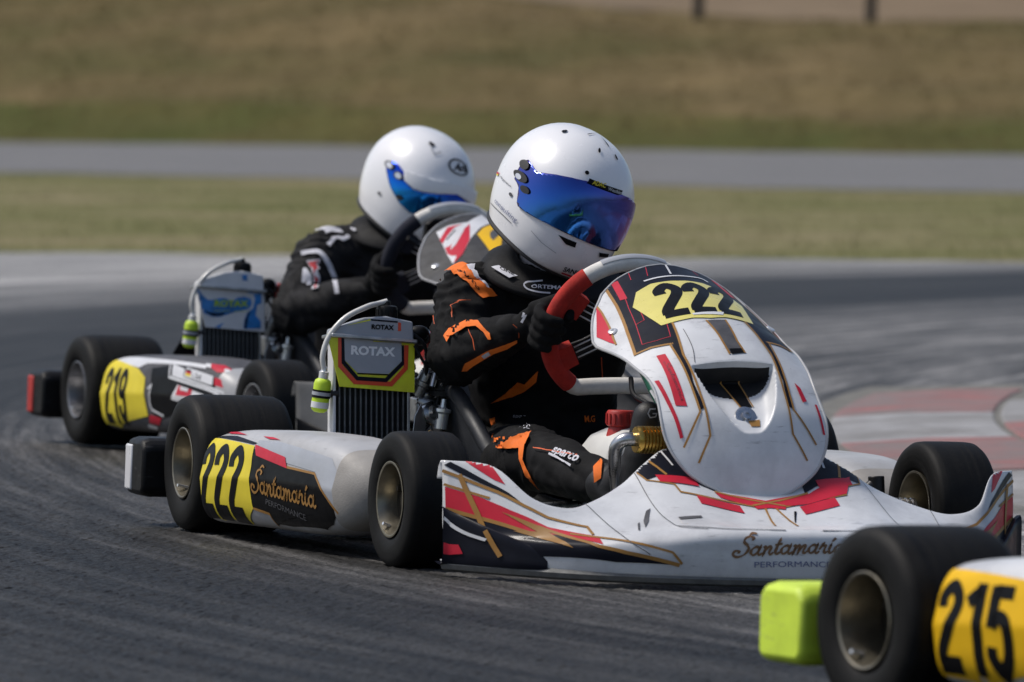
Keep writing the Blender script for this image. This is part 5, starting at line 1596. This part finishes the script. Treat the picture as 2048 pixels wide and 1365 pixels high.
    ('219','panel','panel','panel_stripe','red_print',2,'poly',[[(-0.0806,0.4013),(-0.0448,0.4002),(-0.0681,0.3909),(-0.0957,0.3606),(-0.117,0.3306),(-0.1148,0.3549)]],0),
    ('219','panel','panel','panel_stripe','red_print',2,'poly',[[(-0.0468,0.3773),(-0.0301,0.3939),(-0.0633,0.31),(-0.1006,0.2521),(-0.1304,0.2255),(-0.113,0.2539),(-0.1224,0.2639),(-0.1254,0.2776),(-0.1201,0.3076),(-0.1081,0.3085),(-0.0831,0.3369)]],0),
    ('219','panel','panel','panel_stripe','white_print',3,'poly',[[(-0.06,0.3617),(-0.0542,0.3659),(-0.0986,0.3022),(-0.1156,0.2874),(-0.1024,0.3136)]],0),
    ('219','panel','panel','panel_stripe','black_print',3,'poly',[[(-0.0718,0.3779),(-0.0718,0.374),(-0.1028,0.3411),(-0.1047,0.3432)]],0),
    ('219','panel','panel','number_plate','orange_yellow_print',3,'poly',[[(-0.039,0.3271),(-0.0094,0.3617),(0.0344,0.3939),(0.0279,0.3371),(-0.004,0.2625),(-0.0334,0.2098),(-0.0473,0.1957)]],0),
    ('219','panel','panel','number','grey_print',4,'poly',[[(-0.0077,0.3265),(0.0115,0.3497),(0.029,0.3609),(0.0152,0.3192),(-0.0176,0.2808),(-0.0179,0.2982)]],0),
    ('222','person','bodytop','shoulder_patch','orange_fabric',1,'poly',[[(-0.2134,0.7941),(-0.1913,0.8122),(-0.1795,0.8167),(-0.1652,0.8112),(-0.1521,0.7971),(-0.1388,0.7628),(-0.0978,0.7311),(-0.1268,0.7148),(-0.1479,0.7366),(-0.1692,0.7613),(-0.1835,0.7781),(-0.1995,0.8027)]],0),
    ('222','person','bodytop','shoulder_stripe','white_fabric',2,'poly',[[(-0.1615,0.7978),(-0.1486,0.8006),(-0.1415,0.7953),(-0.1436,0.7809),(-0.1318,0.7615),(-0.1118,0.7404),(-0.12,0.7429),(-0.1434,0.7636)]],0),
    ('222','person','bodytop','lettering','black_print',2,'text',('sparco',0.02,0.2,[(-0.1789,0.7833),(-0.1386,0.7317),(-0.1718,0.7853)]),0),
    ('222','person','body','sleeve_band','orange_fabric',1,'poly',[[(-0.2052,0.3107),(-0.1952,0.3245),(-0.158,0.3435),(-0.1345,0.3442),(-0.1094,0.3216),(-0.1067,0.3106),(-0.1132,0.3103),(-0.1227,0.3239),(-0.1381,0.3342),(-0.1572,0.3315),(-0.1893,0.3125),(-0.1958,0.3001)]],0),
    ('222','person','body','sleeve_stripe','orange_fabric',1,'poly',[[(-0.1683,0.2453),(-0.1603,0.2616),(-0.1114,0.2905),(-0.0586,0.3108),(-0.0587,0.3056),(-0.0774,0.2939),(-0.1039,0.2832),(-0.1421,0.2583),(-0.1577,0.2462)]],0),
    ('222','person','body','sleeve_logo','white_fabric',2,'poly',[[(-0.1274,0.2784),(-0.1133,0.2874),(-0.1096,0.2816),(-0.1229,0.273)]],0),
    ('222','person','body','sleeve_stripe','orange_fabric',1,'poly',[[(-0.1129,0.1704),(-0.0878,0.1877),(-0.0589,0.2156),(-0.0456,0.2117),(-0.0181,0.2388),(-0.0219,0.2162),(-0.0457,0.1966),(-0.0687,0.1848)]],0),
    ('222','person','body','trouser_stripe','orange_fabric',1,'poly',[[(-0.115,0.139),(-0.1034,0.1429),(-0.1033,0.12),(-0.098,0.1146),(-0.1061,0.1137)]],0),
    ('222','person','body','trouser_stripe','orange_fabric',1,'poly',[[(-0.1061,0.1137),(-0.065,0.1277),(-0.0299,0.1385),(-0.0396,0.116),(-0.0517,0.1079),(-0.0973,0.1014)]],0),
    ('222','person','body','trouser_stripe','orange_fabric',1,'poly',[[(-0.053,0.1148),(-0.0407,0.1166),(-0.0438,0.0878),(-0.0275,0.0564),(-0.0122,0.0308),(-0.0387,0.0586),(-0.0512,0.0874)]],0),
    ('222','person','body','lettering','white_fabric',1,'text',('sparco',0.03,0.2,[(0.0074,0.1004),(0.0559,0.0875),(0.0173,0.1149)]),0),
    ('222','person','body','lettering','white_fabric',1,'line',(0.004,[(0.0063,0.1024),(0.0493,0.0855)],0),0),
    ('222','person','body','trouser_cuff','orange_fabric',1,'poly',[[(0.0908,0.0859),(0.1036,0.0987),(0.1071,0.0959),(0.1051,0.066),(0.0932,0.0577)]],0),
    ('222','person','body','lettering','orange_fabric',1,'text',('M.G',0.02,0.0,[(0.0749,0.1317),(0.0953,0.1311),(0.0738,0.1449)]),0),
    ('222','person','body','lettering','white_fabric',1,'text',('sparco',0.0,0.2,[(-0.0688,0.1396),(-0.0305,0.1389),(-0.0688,0.1481)]),0),
    ('222','person','body','seam','orange_thread',1,'line',(0.0016,[(-0.1883,0.3463),(-0.1902,0.3707),(-0.1733,0.3793),(-0.1514,0.3799)],0),0),
    ('222','person','body','seam','orange_thread',1,'line',(0.0016,[(-0.2389,0.3412),(-0.2253,0.3482),(-0.2219,0.3331)],0),0),
    ('222','person','body','seam','orange_thread',1,'line',(0.0016,[(-0.1533,0.3269),(-0.1436,0.3088),(-0.1398,0.2883)],0),0),
    ('222','person','body','seam','orange_thread',1,'line',(0.0016,[(-0.0661,0.3397),(-0.0556,0.3312),(-0.0557,0.3146)],0),0),
    ('222','person','body','seam','orange_thread',1,'line',(0.0016,[(0.1073,0.2651),(0.1105,0.2098)],0),0),
    ('222','person','body','seam','orange_thread',1,'line',(0.0016,[(-0.0239,0.1105),(0.0165,0.1068),(0.0602,0.1033)],0),0),
    ('222','collar','body','collar_patch','white_fabric',1,'poly',[[(-0.1092,0.446),(-0.0954,0.4484),(-0.0577,0.4285),(-0.074,0.4256)]],0),
    ('222','collar','body','lettering','black_print',2,'text',('ONE',0.03,0.2,[(-0.0918,0.4401),(-0.0624,0.4274),(-0.0942,0.4473)]),0),
    ('222','collar','body','collar_ring','white_fabric',1,'line',(0.003,[(-0.0087,0.4195),(-0.0262,0.4178),(-0.0402,0.4167),(-0.0448,0.4121),(-0.0378,0.4041),(-0.0168,0.3984),(0.0064,0.3963)],1),0),
    ('222','collar','body','lettering','white_fabric',1,'text',('ORTEMA',0.02,0.0,[(-0.0306,0.4064),(0.0297,0.4028),(-0.0306,0.4127)]),0),
    ('222','boot_r','body','boot_logo','silver_print',1,'line',(0.002,[(0.2051,0.1996),(0.1956,0.1997),(0.1919,0.1924),(0.1956,0.1849),(0.205,0.1866),(0.2069,0.1922),(0.1994,0.1923)],0),0),
    ('222','glove_r','body','glove_logo','white_fabric',1,'line',(0.0045,[(-0.0421,0.3635),(-0.0444,0.3568),(-0.0406,0.3577),(-0.0481,0.3442)],0),0),
    ('219','person','body','sleeve_piping','white_fabric',1,'line',(0.011,[(-0.1727,0.3918),(-0.1672,0.3929),(-0.1562,0.3949),(-0.133,0.3957),(-0.1194,0.3857),(-0.1071,0.3667),(-0.0948,0.3392),(-0.088,0.319),(-0.0841,0.2977)],1),0),
    ('219','person','body','sleeve_patch','white_fabric',1,'poly',[[(-0.1612,0.3743),(-0.1263,0.3777),(-0.1291,0.3669),(-0.1359,0.3669),(-0.1277,0.3546),(-0.136,0.3495),(-0.1279,0.3346),(-0.1312,0.3085),(-0.1475,0.3054),(-0.1436,0.3347),(-0.1483,0.3535)]],0),
    ('219','person','body','sleeve_patch','red_fabric',2,'poly',[[(-0.1571,0.3702),(-0.1297,0.3743),(-0.1318,0.3703),(-0.1373,0.3683),(-0.1332,0.3547),(-0.1401,0.3469),(-0.1415,0.3388),(-0.132,0.3292),(-0.1359,0.3084),(-0.1414,0.3077),(-0.1409,0.332),(-0.1442,0.3522),(-0.1496,0.3574)]],0),
    ('219','person','body','sleeve_patch','white_fabric',1,'poly',[[(-0.1688,0.3547),(-0.1606,0.3547),(-0.1497,0.3402),(-0.1484,0.3348),(-0.1498,0.3132),(-0.1608,0.3145),(-0.16,0.3281),(-0.1648,0.3199),(-0.1723,0.3213)]],0),
    ('219','person','bodytop','shoulder_patch','white_fabric',1,'poly',[[(-0.1423,0.8082),(-0.1146,0.8226),(-0.0761,0.8146),(-0.068,0.8046),(-0.0639,0.7964),(-0.079,0.7953),(-0.0927,0.8014),(-0.1093,0.7919),(-0.1174,0.8103),(-0.1365,0.8292)]],0),
    ('219','person','bodytop','shoulder_piping','white_fabric',1,'line',(0.011,[(-0.1034,0.7542),(-0.0916,0.7721),(-0.0806,0.7791),(-0.0627,0.7766),(-0.053,0.7883)],1),0),
    ('219','collar','body','collar_patch','white_fabric',1,'poly',[[(-0.051,0.4561),(-0.035,0.4501),(-0.0364,0.4454),(-0.0445,0.4485)]],0),
    ('222','helmet','helm','visor','visor_blue',3,'visor',[(4.7,63.4),(25.6,59.9),(40.4,52.7),(54.4,43.4),(67.9,31.1),(72.2,27.5),(80.2,33.0),(86.6,35.7),(88.8,29.3),(89.6,19.1),(89.3,3.5),(88.0,-10.6),(83.6,-13.9),(80.2,-19.1),(76.0,-45.4),(73.7,-50.2),(63.9,-50.9),(40.9,-47.0),(11.4,-45.6),(-3.6,-45.7)],0),
    ('222','helmet','helm','visor_screw','helmet_trim',5,'disc',((85.5,23.7),5,9,0),0),
    ('222','helmet','helm','visor_screw','helmet_trim',5,'disc',((82.5,1.5),8,9,0),0),
    ('222','helmet','helm','visor_pin','clear_screw',6,'disc',((84.1,-0.8),3.4,5,0),0),
    ('222','helmet','helm','visor_screw','helmet_trim',5,'disc',((72.8,-14.0),5,6.5,0),0),
    ('222','helmet','helm','helmet_screw','grey_print',2,'disc',((85.7,-41.2),2.0,3.6,0),0),
    ('222','helmet','helm','vent_hole','black_print',2,'disc',((91.3,112.8),2.4,3.4,0),0),
    ('222','helmet','helm','vent_hole','black_print',2,'disc',((63.3,131.6),2.4,3.4,0),0),
    ('222','helmet','helm','vent_hole','black_print',2,'disc',((-4.8,129.7),2.4,3.4,0),0),
    ('222','helmet','helm','vent_hole','black_print',2,'disc',((19.6,116.6),2.4,3.4,0),0),
    ('222','helmet','helm','vent_hole','black_print',2,'disc',((-13.6,116.7),2.4,3.4,0),0),
    ('222','helmet','helm','vent_hole','black_print',2,'disc',((27.9,74.4),2.4,3.4,0),0),
    ('222','helmet','helm','chin_vent','black_print',2,'poly',[[(29.9,-55.9),(11.8,-54.0),(11.1,-64.6),(20.3,-66.2)]],0),
    ('222','helmet','helm','chin_vent','black_print',2,'poly',[[(-11.0,-56.2),(-25.4,-54.1),(-27.1,-61.3),(-13.7,-64.5)]],0),
    ('222','helmet','helm','visor_strip','black_print',5,'poly',[[(24.0,65.5),(-12.0,68.1),(-10.2,59.8),(24.1,57.5)]],0),
    ('222','helmet','helm','lettering','yellow_print',6,'text',('ADAC',0.02,0.2,[(19.8,57.7),(5.8,61.4),(20.2,65.8)]),0),
    ('222','helmet','helm','lettering','white_print',6,'text',('Westfalen',0.0,0.2,[(3.2,59.7),(-10.8,60.5),(3.5,65.5)]),0),
    ('222','helmet','helm','lettering','blue_grey_print',2,'text',('consulting',0.0,0,[(102.5,-80.7),(71.1,-84.4),(101.3,-68.1)]),0),
    ('222','helmet','helm','lettering','navy_print',2,'line',(1.2,[(111.2,-86.0),(95.4,-85.6),(85.4,-85.9),(74.9,-88.2)],0),0),
    ('222','helmet','helm','lettering','black_print',2,'text',('SANO',0.02,0.1,[(8.1,-120.1),(-8.4,-116.3),(9.8,-109.0)]),0),
    ('222','helmet','helm','helmet_stripe','red_print',2,'poly',[[(7.7,-122.8),(-2.7,-121.6),(-4.1,-125.8),(6.2,-126.5)]],0),
    ('222','helmet','helm','lettering','navy_print',2,'text',('L. Wiegmann',0.0,0,[(112.5,-32.2),(89.5,-31.4),(110.5,-26.3)]),0),
    ('222','helmet','helm','flag','red_print',2,'poly',[[(121.1,-29.1),(113.5,-25.3),(112.7,-29.1),(120.0,-32.4)]],0),
    ('222','helmet','helm','flag','yellow_print',2,'poly',[[(120.0,-32.4),(112.7,-29.1),(112.5,-32.2),(118.7,-34.8)]],0),
    ('222','helmet','helm','helmet_groove','silver_print',2,'line',(1.2,[(54.1,-76.6),(41.0,-86.1),(24.5,-91.0)],0),0),
    ('219','helmet','helm','visor','visor_cyan',3,'visor',[(-5.3,38.6),(16.9,23.6),(38.9,9.4),(48.8,5.5),(61.5,12.7),(66.4,29.6),(75.5,36.5),(85.3,34.8),(88.2,22.6),(86.8,11.3),(79.3,-6.1),(72.4,-20.6),(57.2,-41.4),(42.8,-50.2),(33.3,-44.2)],0),
    ('219','helmet','helm','visor_peak','helmet_white',5,'visor',[(-26.2,58.3),(7.3,58.0),(39.9,44.8),(65.5,36.3),(65.7,30.5),(61.3,13.8),(49.1,6.9),(39.2,10.9),(17.1,25.1),(-21.7,35.2)],0),
    ('219','helmet','helm','visor_screw','helmet_trim',6,'disc',((83.9,23.1),6,9.5,0),0),
    ('219','helmet','helm','visor_pin','clear_screw',7,'disc',((83.9,23.1),4,6.5,0),0),
    ('219','helmet','helm','visor_screw','helmet_trim',6,'disc',((69.1,15.2),6,9.5,0),0),
    ('219','helmet','helm','visor_pin','clear_screw',7,'disc',((69.1,15.2),4,6.5,0),0),
    ('219','helmet','helm','visor_screw','helmet_trim',6,'disc',((58.3,-29.1),4,6,0),0),
    ('219','helmet','helm','helmet_screw','grey_print',2,'disc',((82.5,-51.5),2.4,4,0),0),
    ('219','helmet','helm','badge_ring','black_print',2,'disc',((-0.8,92.3),18,15,0.82),0),
    ('219','helmet','helm','lettering','black_print',2,'text',('Arai',0.03,0.2,[(8.3,83.6),(-17.8,88.0),(6.4,99.1)]),0),
    ('219','helmet','helm','vent','black_print',2,'poly',[[(64.9,115.9),(50.4,115.7),(50.6,109.9),(62.4,110.8)]],0),
    ('219','helmet','helm','vent','silver_print',2,'line',(2.5,[(55.6,108.9),(43.5,98.8),(33.3,108.8)],0),0),
    ('222','winglet-1','nose','winglet_line','white_print',1,'line',(0.0045,[(-0.5847,0.3046),(-0.5726,0.291),(-0.5611,0.2756),(-0.5457,0.2592),(-0.5239,0.2407)],1),0),
    ('222','winglet-1','nose','winglet_stripe','red_print',1,'poly',[[(-0.5858,0.2593),(-0.5585,0.2463),(-0.5529,0.228),(-0.5849,0.238)]],0),
    ('222','winglet-1','nose','winglet_line','gold_print',2,'line',(0.006,[(-0.525,0.2578),(-0.5163,0.2332),(-0.5052,0.2041)],0),0),
    ('222','nose','nose','nose_print','navy_print',1,'poly',[[(0.1811,0.4257),(0.2391,0.3771),(0.199,0.3652),(0.1523,0.3446),(0.1271,0.3356)]],0),
    ('222','nose','nose','nose_stripe','red_print',3,'poly',[[(0.0406,0.2849),(0.1139,0.3295),(0.1977,0.3649),(0.1669,0.3176),(0.0812,0.2906)]],0),
    ('219','nose','nose','nose_line','white_print',1,'line',(0.006,[(-0.5155,0.4225),(-0.5228,0.4052),(-0.5074,0.4085)],0),0),
]
# ------------------------------------------------------------------ the three karts and the two drivers
panel_half_tab = table(PANEL_ROWS)
def panel_halfwidth(t): return max(.0005, panel_half_tab(t)[0])
PANEL_OUT = [(r[1], r[0]) for r in PANEL_ROWS]
PLATE = [(-.505, .418), (-.322, .402), (-.322, .305), (-.479, .314)]
base = dict(rim='rim_gold', bumper='black_plastic', nose='white_plastic', nose_low='navy_print', panel='white_plastic', pod='pod_white', pod_cap='pod_cap', grip='red_suede', tank='silver_print', plate='lime_print', plate_px=PLATE)
K222 = dict(base, o=(-.01846, 13.20066), th=19.4, bumper_stripe='white_print', label='white, black and red racing kart number 222 in the middle of the picture')
K219 = dict(base, o=(-.46082, 16.40618), th=22, pod_up=.018, pod_in=.02, bumper_stripe='red_plastic', rim='rim_grey', grip='navy_suede', tank='white_print', plate='white_print', side_plate='black_plastic', display=True, steer_shift=(.01, .03, .045), panel_shift=(.0, .02, .035), pod='grey_print', pod_cap='pod_white', panel='panel_grey', nose='nose_grey', nose_low='black_print', frame='dark_metal', label='black and red racing kart number 219 behind the other karts')
K215 = dict(base, o=(1.1145, 9.62), th=29, dz=-.015, bumper_in=.028, pod_up=.028, pod_in=.03, bumper='lime_bumper', pod='white_plastic', frame='dark_metal', label='blurred racing kart number 215 with lime green bumper, cut by the frame')
karts = {}
for key, S in (('222', K222), ('219', K219), ('215', K215)):
    karts[key] = build_kart(S)

J222 = dict(pelvis=(.24, 0, .13), waist=(.25, 0, .25), chest=(.30, -.01, .39), upper=(.325, -.015, .475), clav=(.345, -.02, .525), neck=(.375, -.025, .56),
            sh_r=(.335, -.180, .480), el_r=(.41, -.240, .370), wr_r=(.615, -.195, .425), sh_l=(.335, .17, .48), el_l=(.43, .27, .37), wr_l=(.62, .195, .43),
            hip_r=(.32, -.10, .13), kn_r=(.765, -.205, .186), an_r=(1.09, -.172, .152), hip_l=(.32, .10, .13), kn_l=(.82, .205, .19), an_l=(1.10, .17, .165),
            toe_r=(1.205, -.128, .318), heel_r=(1.17, -.150, .085), toe_l=(1.205, .14, .318), heel_l=(1.17, .150, .085),
            collar=(.385, -.03, .535), head=(.435, -.0194, .6951))
D222 = dict(joints=J222, suit='suit_black', head_rot=(-19.5, 22.2, 8.8), collar_rot=(0, R(18), R(8)), label='driver in white helmet and black and orange suit steering kart 222')
J219 = dict(pelvis=(.24, 0.01, .13), waist=(.25, 0.015, .25), chest=(.30, .025, .39), upper=(.325, .035, .475), clav=(.345, .05, .525), neck=(.37, .06, .56),
            sh_r=(.335, -.150, .475), el_r=(.42, -.255, .345), wr_r=(.615, -.125, .405), sh_l=(.335, .21, .47), el_l=(.43, .29, .37), wr_l=(.62, .195, .43),
            hip_r=(.32, -.10, .13), kn_r=(.82, -.19, .19), an_r=(1.10, -.17, .165), hip_l=(.32, .10, .13), kn_l=(.82, .205, .19), an_l=(1.10, .17, .165),
            toe_r=(1.205, -.128, .318), heel_r=(1.17, -.150, .085), toe_l=(1.205, .14, .318), heel_l=(1.17, .150, .085),
            collar=(.375, .055, .54), head=(.42, .0786, .6698))
D219 = dict(joints=J219, suit='suit_black2', head_rot=(-14.5, 25, 13.5), collar_rot=(0, R(14), 0), grip_r=104, steer_shift=(.01, .03, .045), label='driver in white helmet and black and white suit steering kart 219')
drivers = {'222': build_driver(karts['222']['root'], D222), '219': build_driver(karts['219']['root'], D219)}
# ------------------------------------------------------------------ lay the prints
_bvh = {}
def flat_of(k, p):
    if k == 'poly': return poly_flat(*p)
    if k == 'line': return stroke_flat(sm2(p[1], 5) if p[2] else p[1], p[0])
    if k == 'text': return affine(text_flat(p[0], p[1], p[2]), *p[3])
    if k == 'digits': return affine(glyph_digits(p[0], p[1]), *p[2])
    if k == 'script': return affine(glyph_script(p[0]), *p[1])
    if k == 'disc':
        c, ra, rb, ring = p
        if ring:
            a, b = circle2(c, ra, rb, 28), circle2(c, ra * ring, rb * ring, 28)
            return a + b, [(i, (i + 1) % 28, 28 + (i + 1) % 28, 28 + i) for i in range(28)]
        return poly_flat(circle2(c, ra, rb, 18))
    if k == 'visor':
        q = [(max(0, a), z) for a, z in p]
        return poly_flat(q + [(-a, z) for a, z in reversed(q) if a > .5])
HELM_W = {'line': .42}
for own, tgt, plane, name, m, layer, kind, shape, mir in PRINTS:
    tobj = karts[own].get(tgt) or drivers[own][tgt]
    flat = flat_of(kind, shape)
    if plane == 'helm':
        thick = .0025 if kind == 'visor' else 0
        lift = .0025 if name == 'visor' else (.0048 if name == 'visor_peak' else .0008 + .0007 * layer + (.003 if layer > 4 else 0))
        lay_helm(name, flat, tobj, m, lift, 4., solid=thick)
        continue
    if tobj.name not in _bvh: _bvh[tobj.name] = bvh_of(tobj)
    soft = tgt in ('person', 'glove_r', 'boot_r', 'collar')
    step = .0042 if soft else .005
    if kind in ('text', 'script') and not soft: step = .014
    lift = .0005 + .0005 * layer + (.0022 if soft else 0) + (.001 if tgt.startswith('winglet') else 0)
    for mm in ((False, True) if mir else (False,)):
        lay(name, flat, FRAMES[plane], _bvh[tobj.name], m, tobj, lift, step, mm, .006 if soft else 0.)
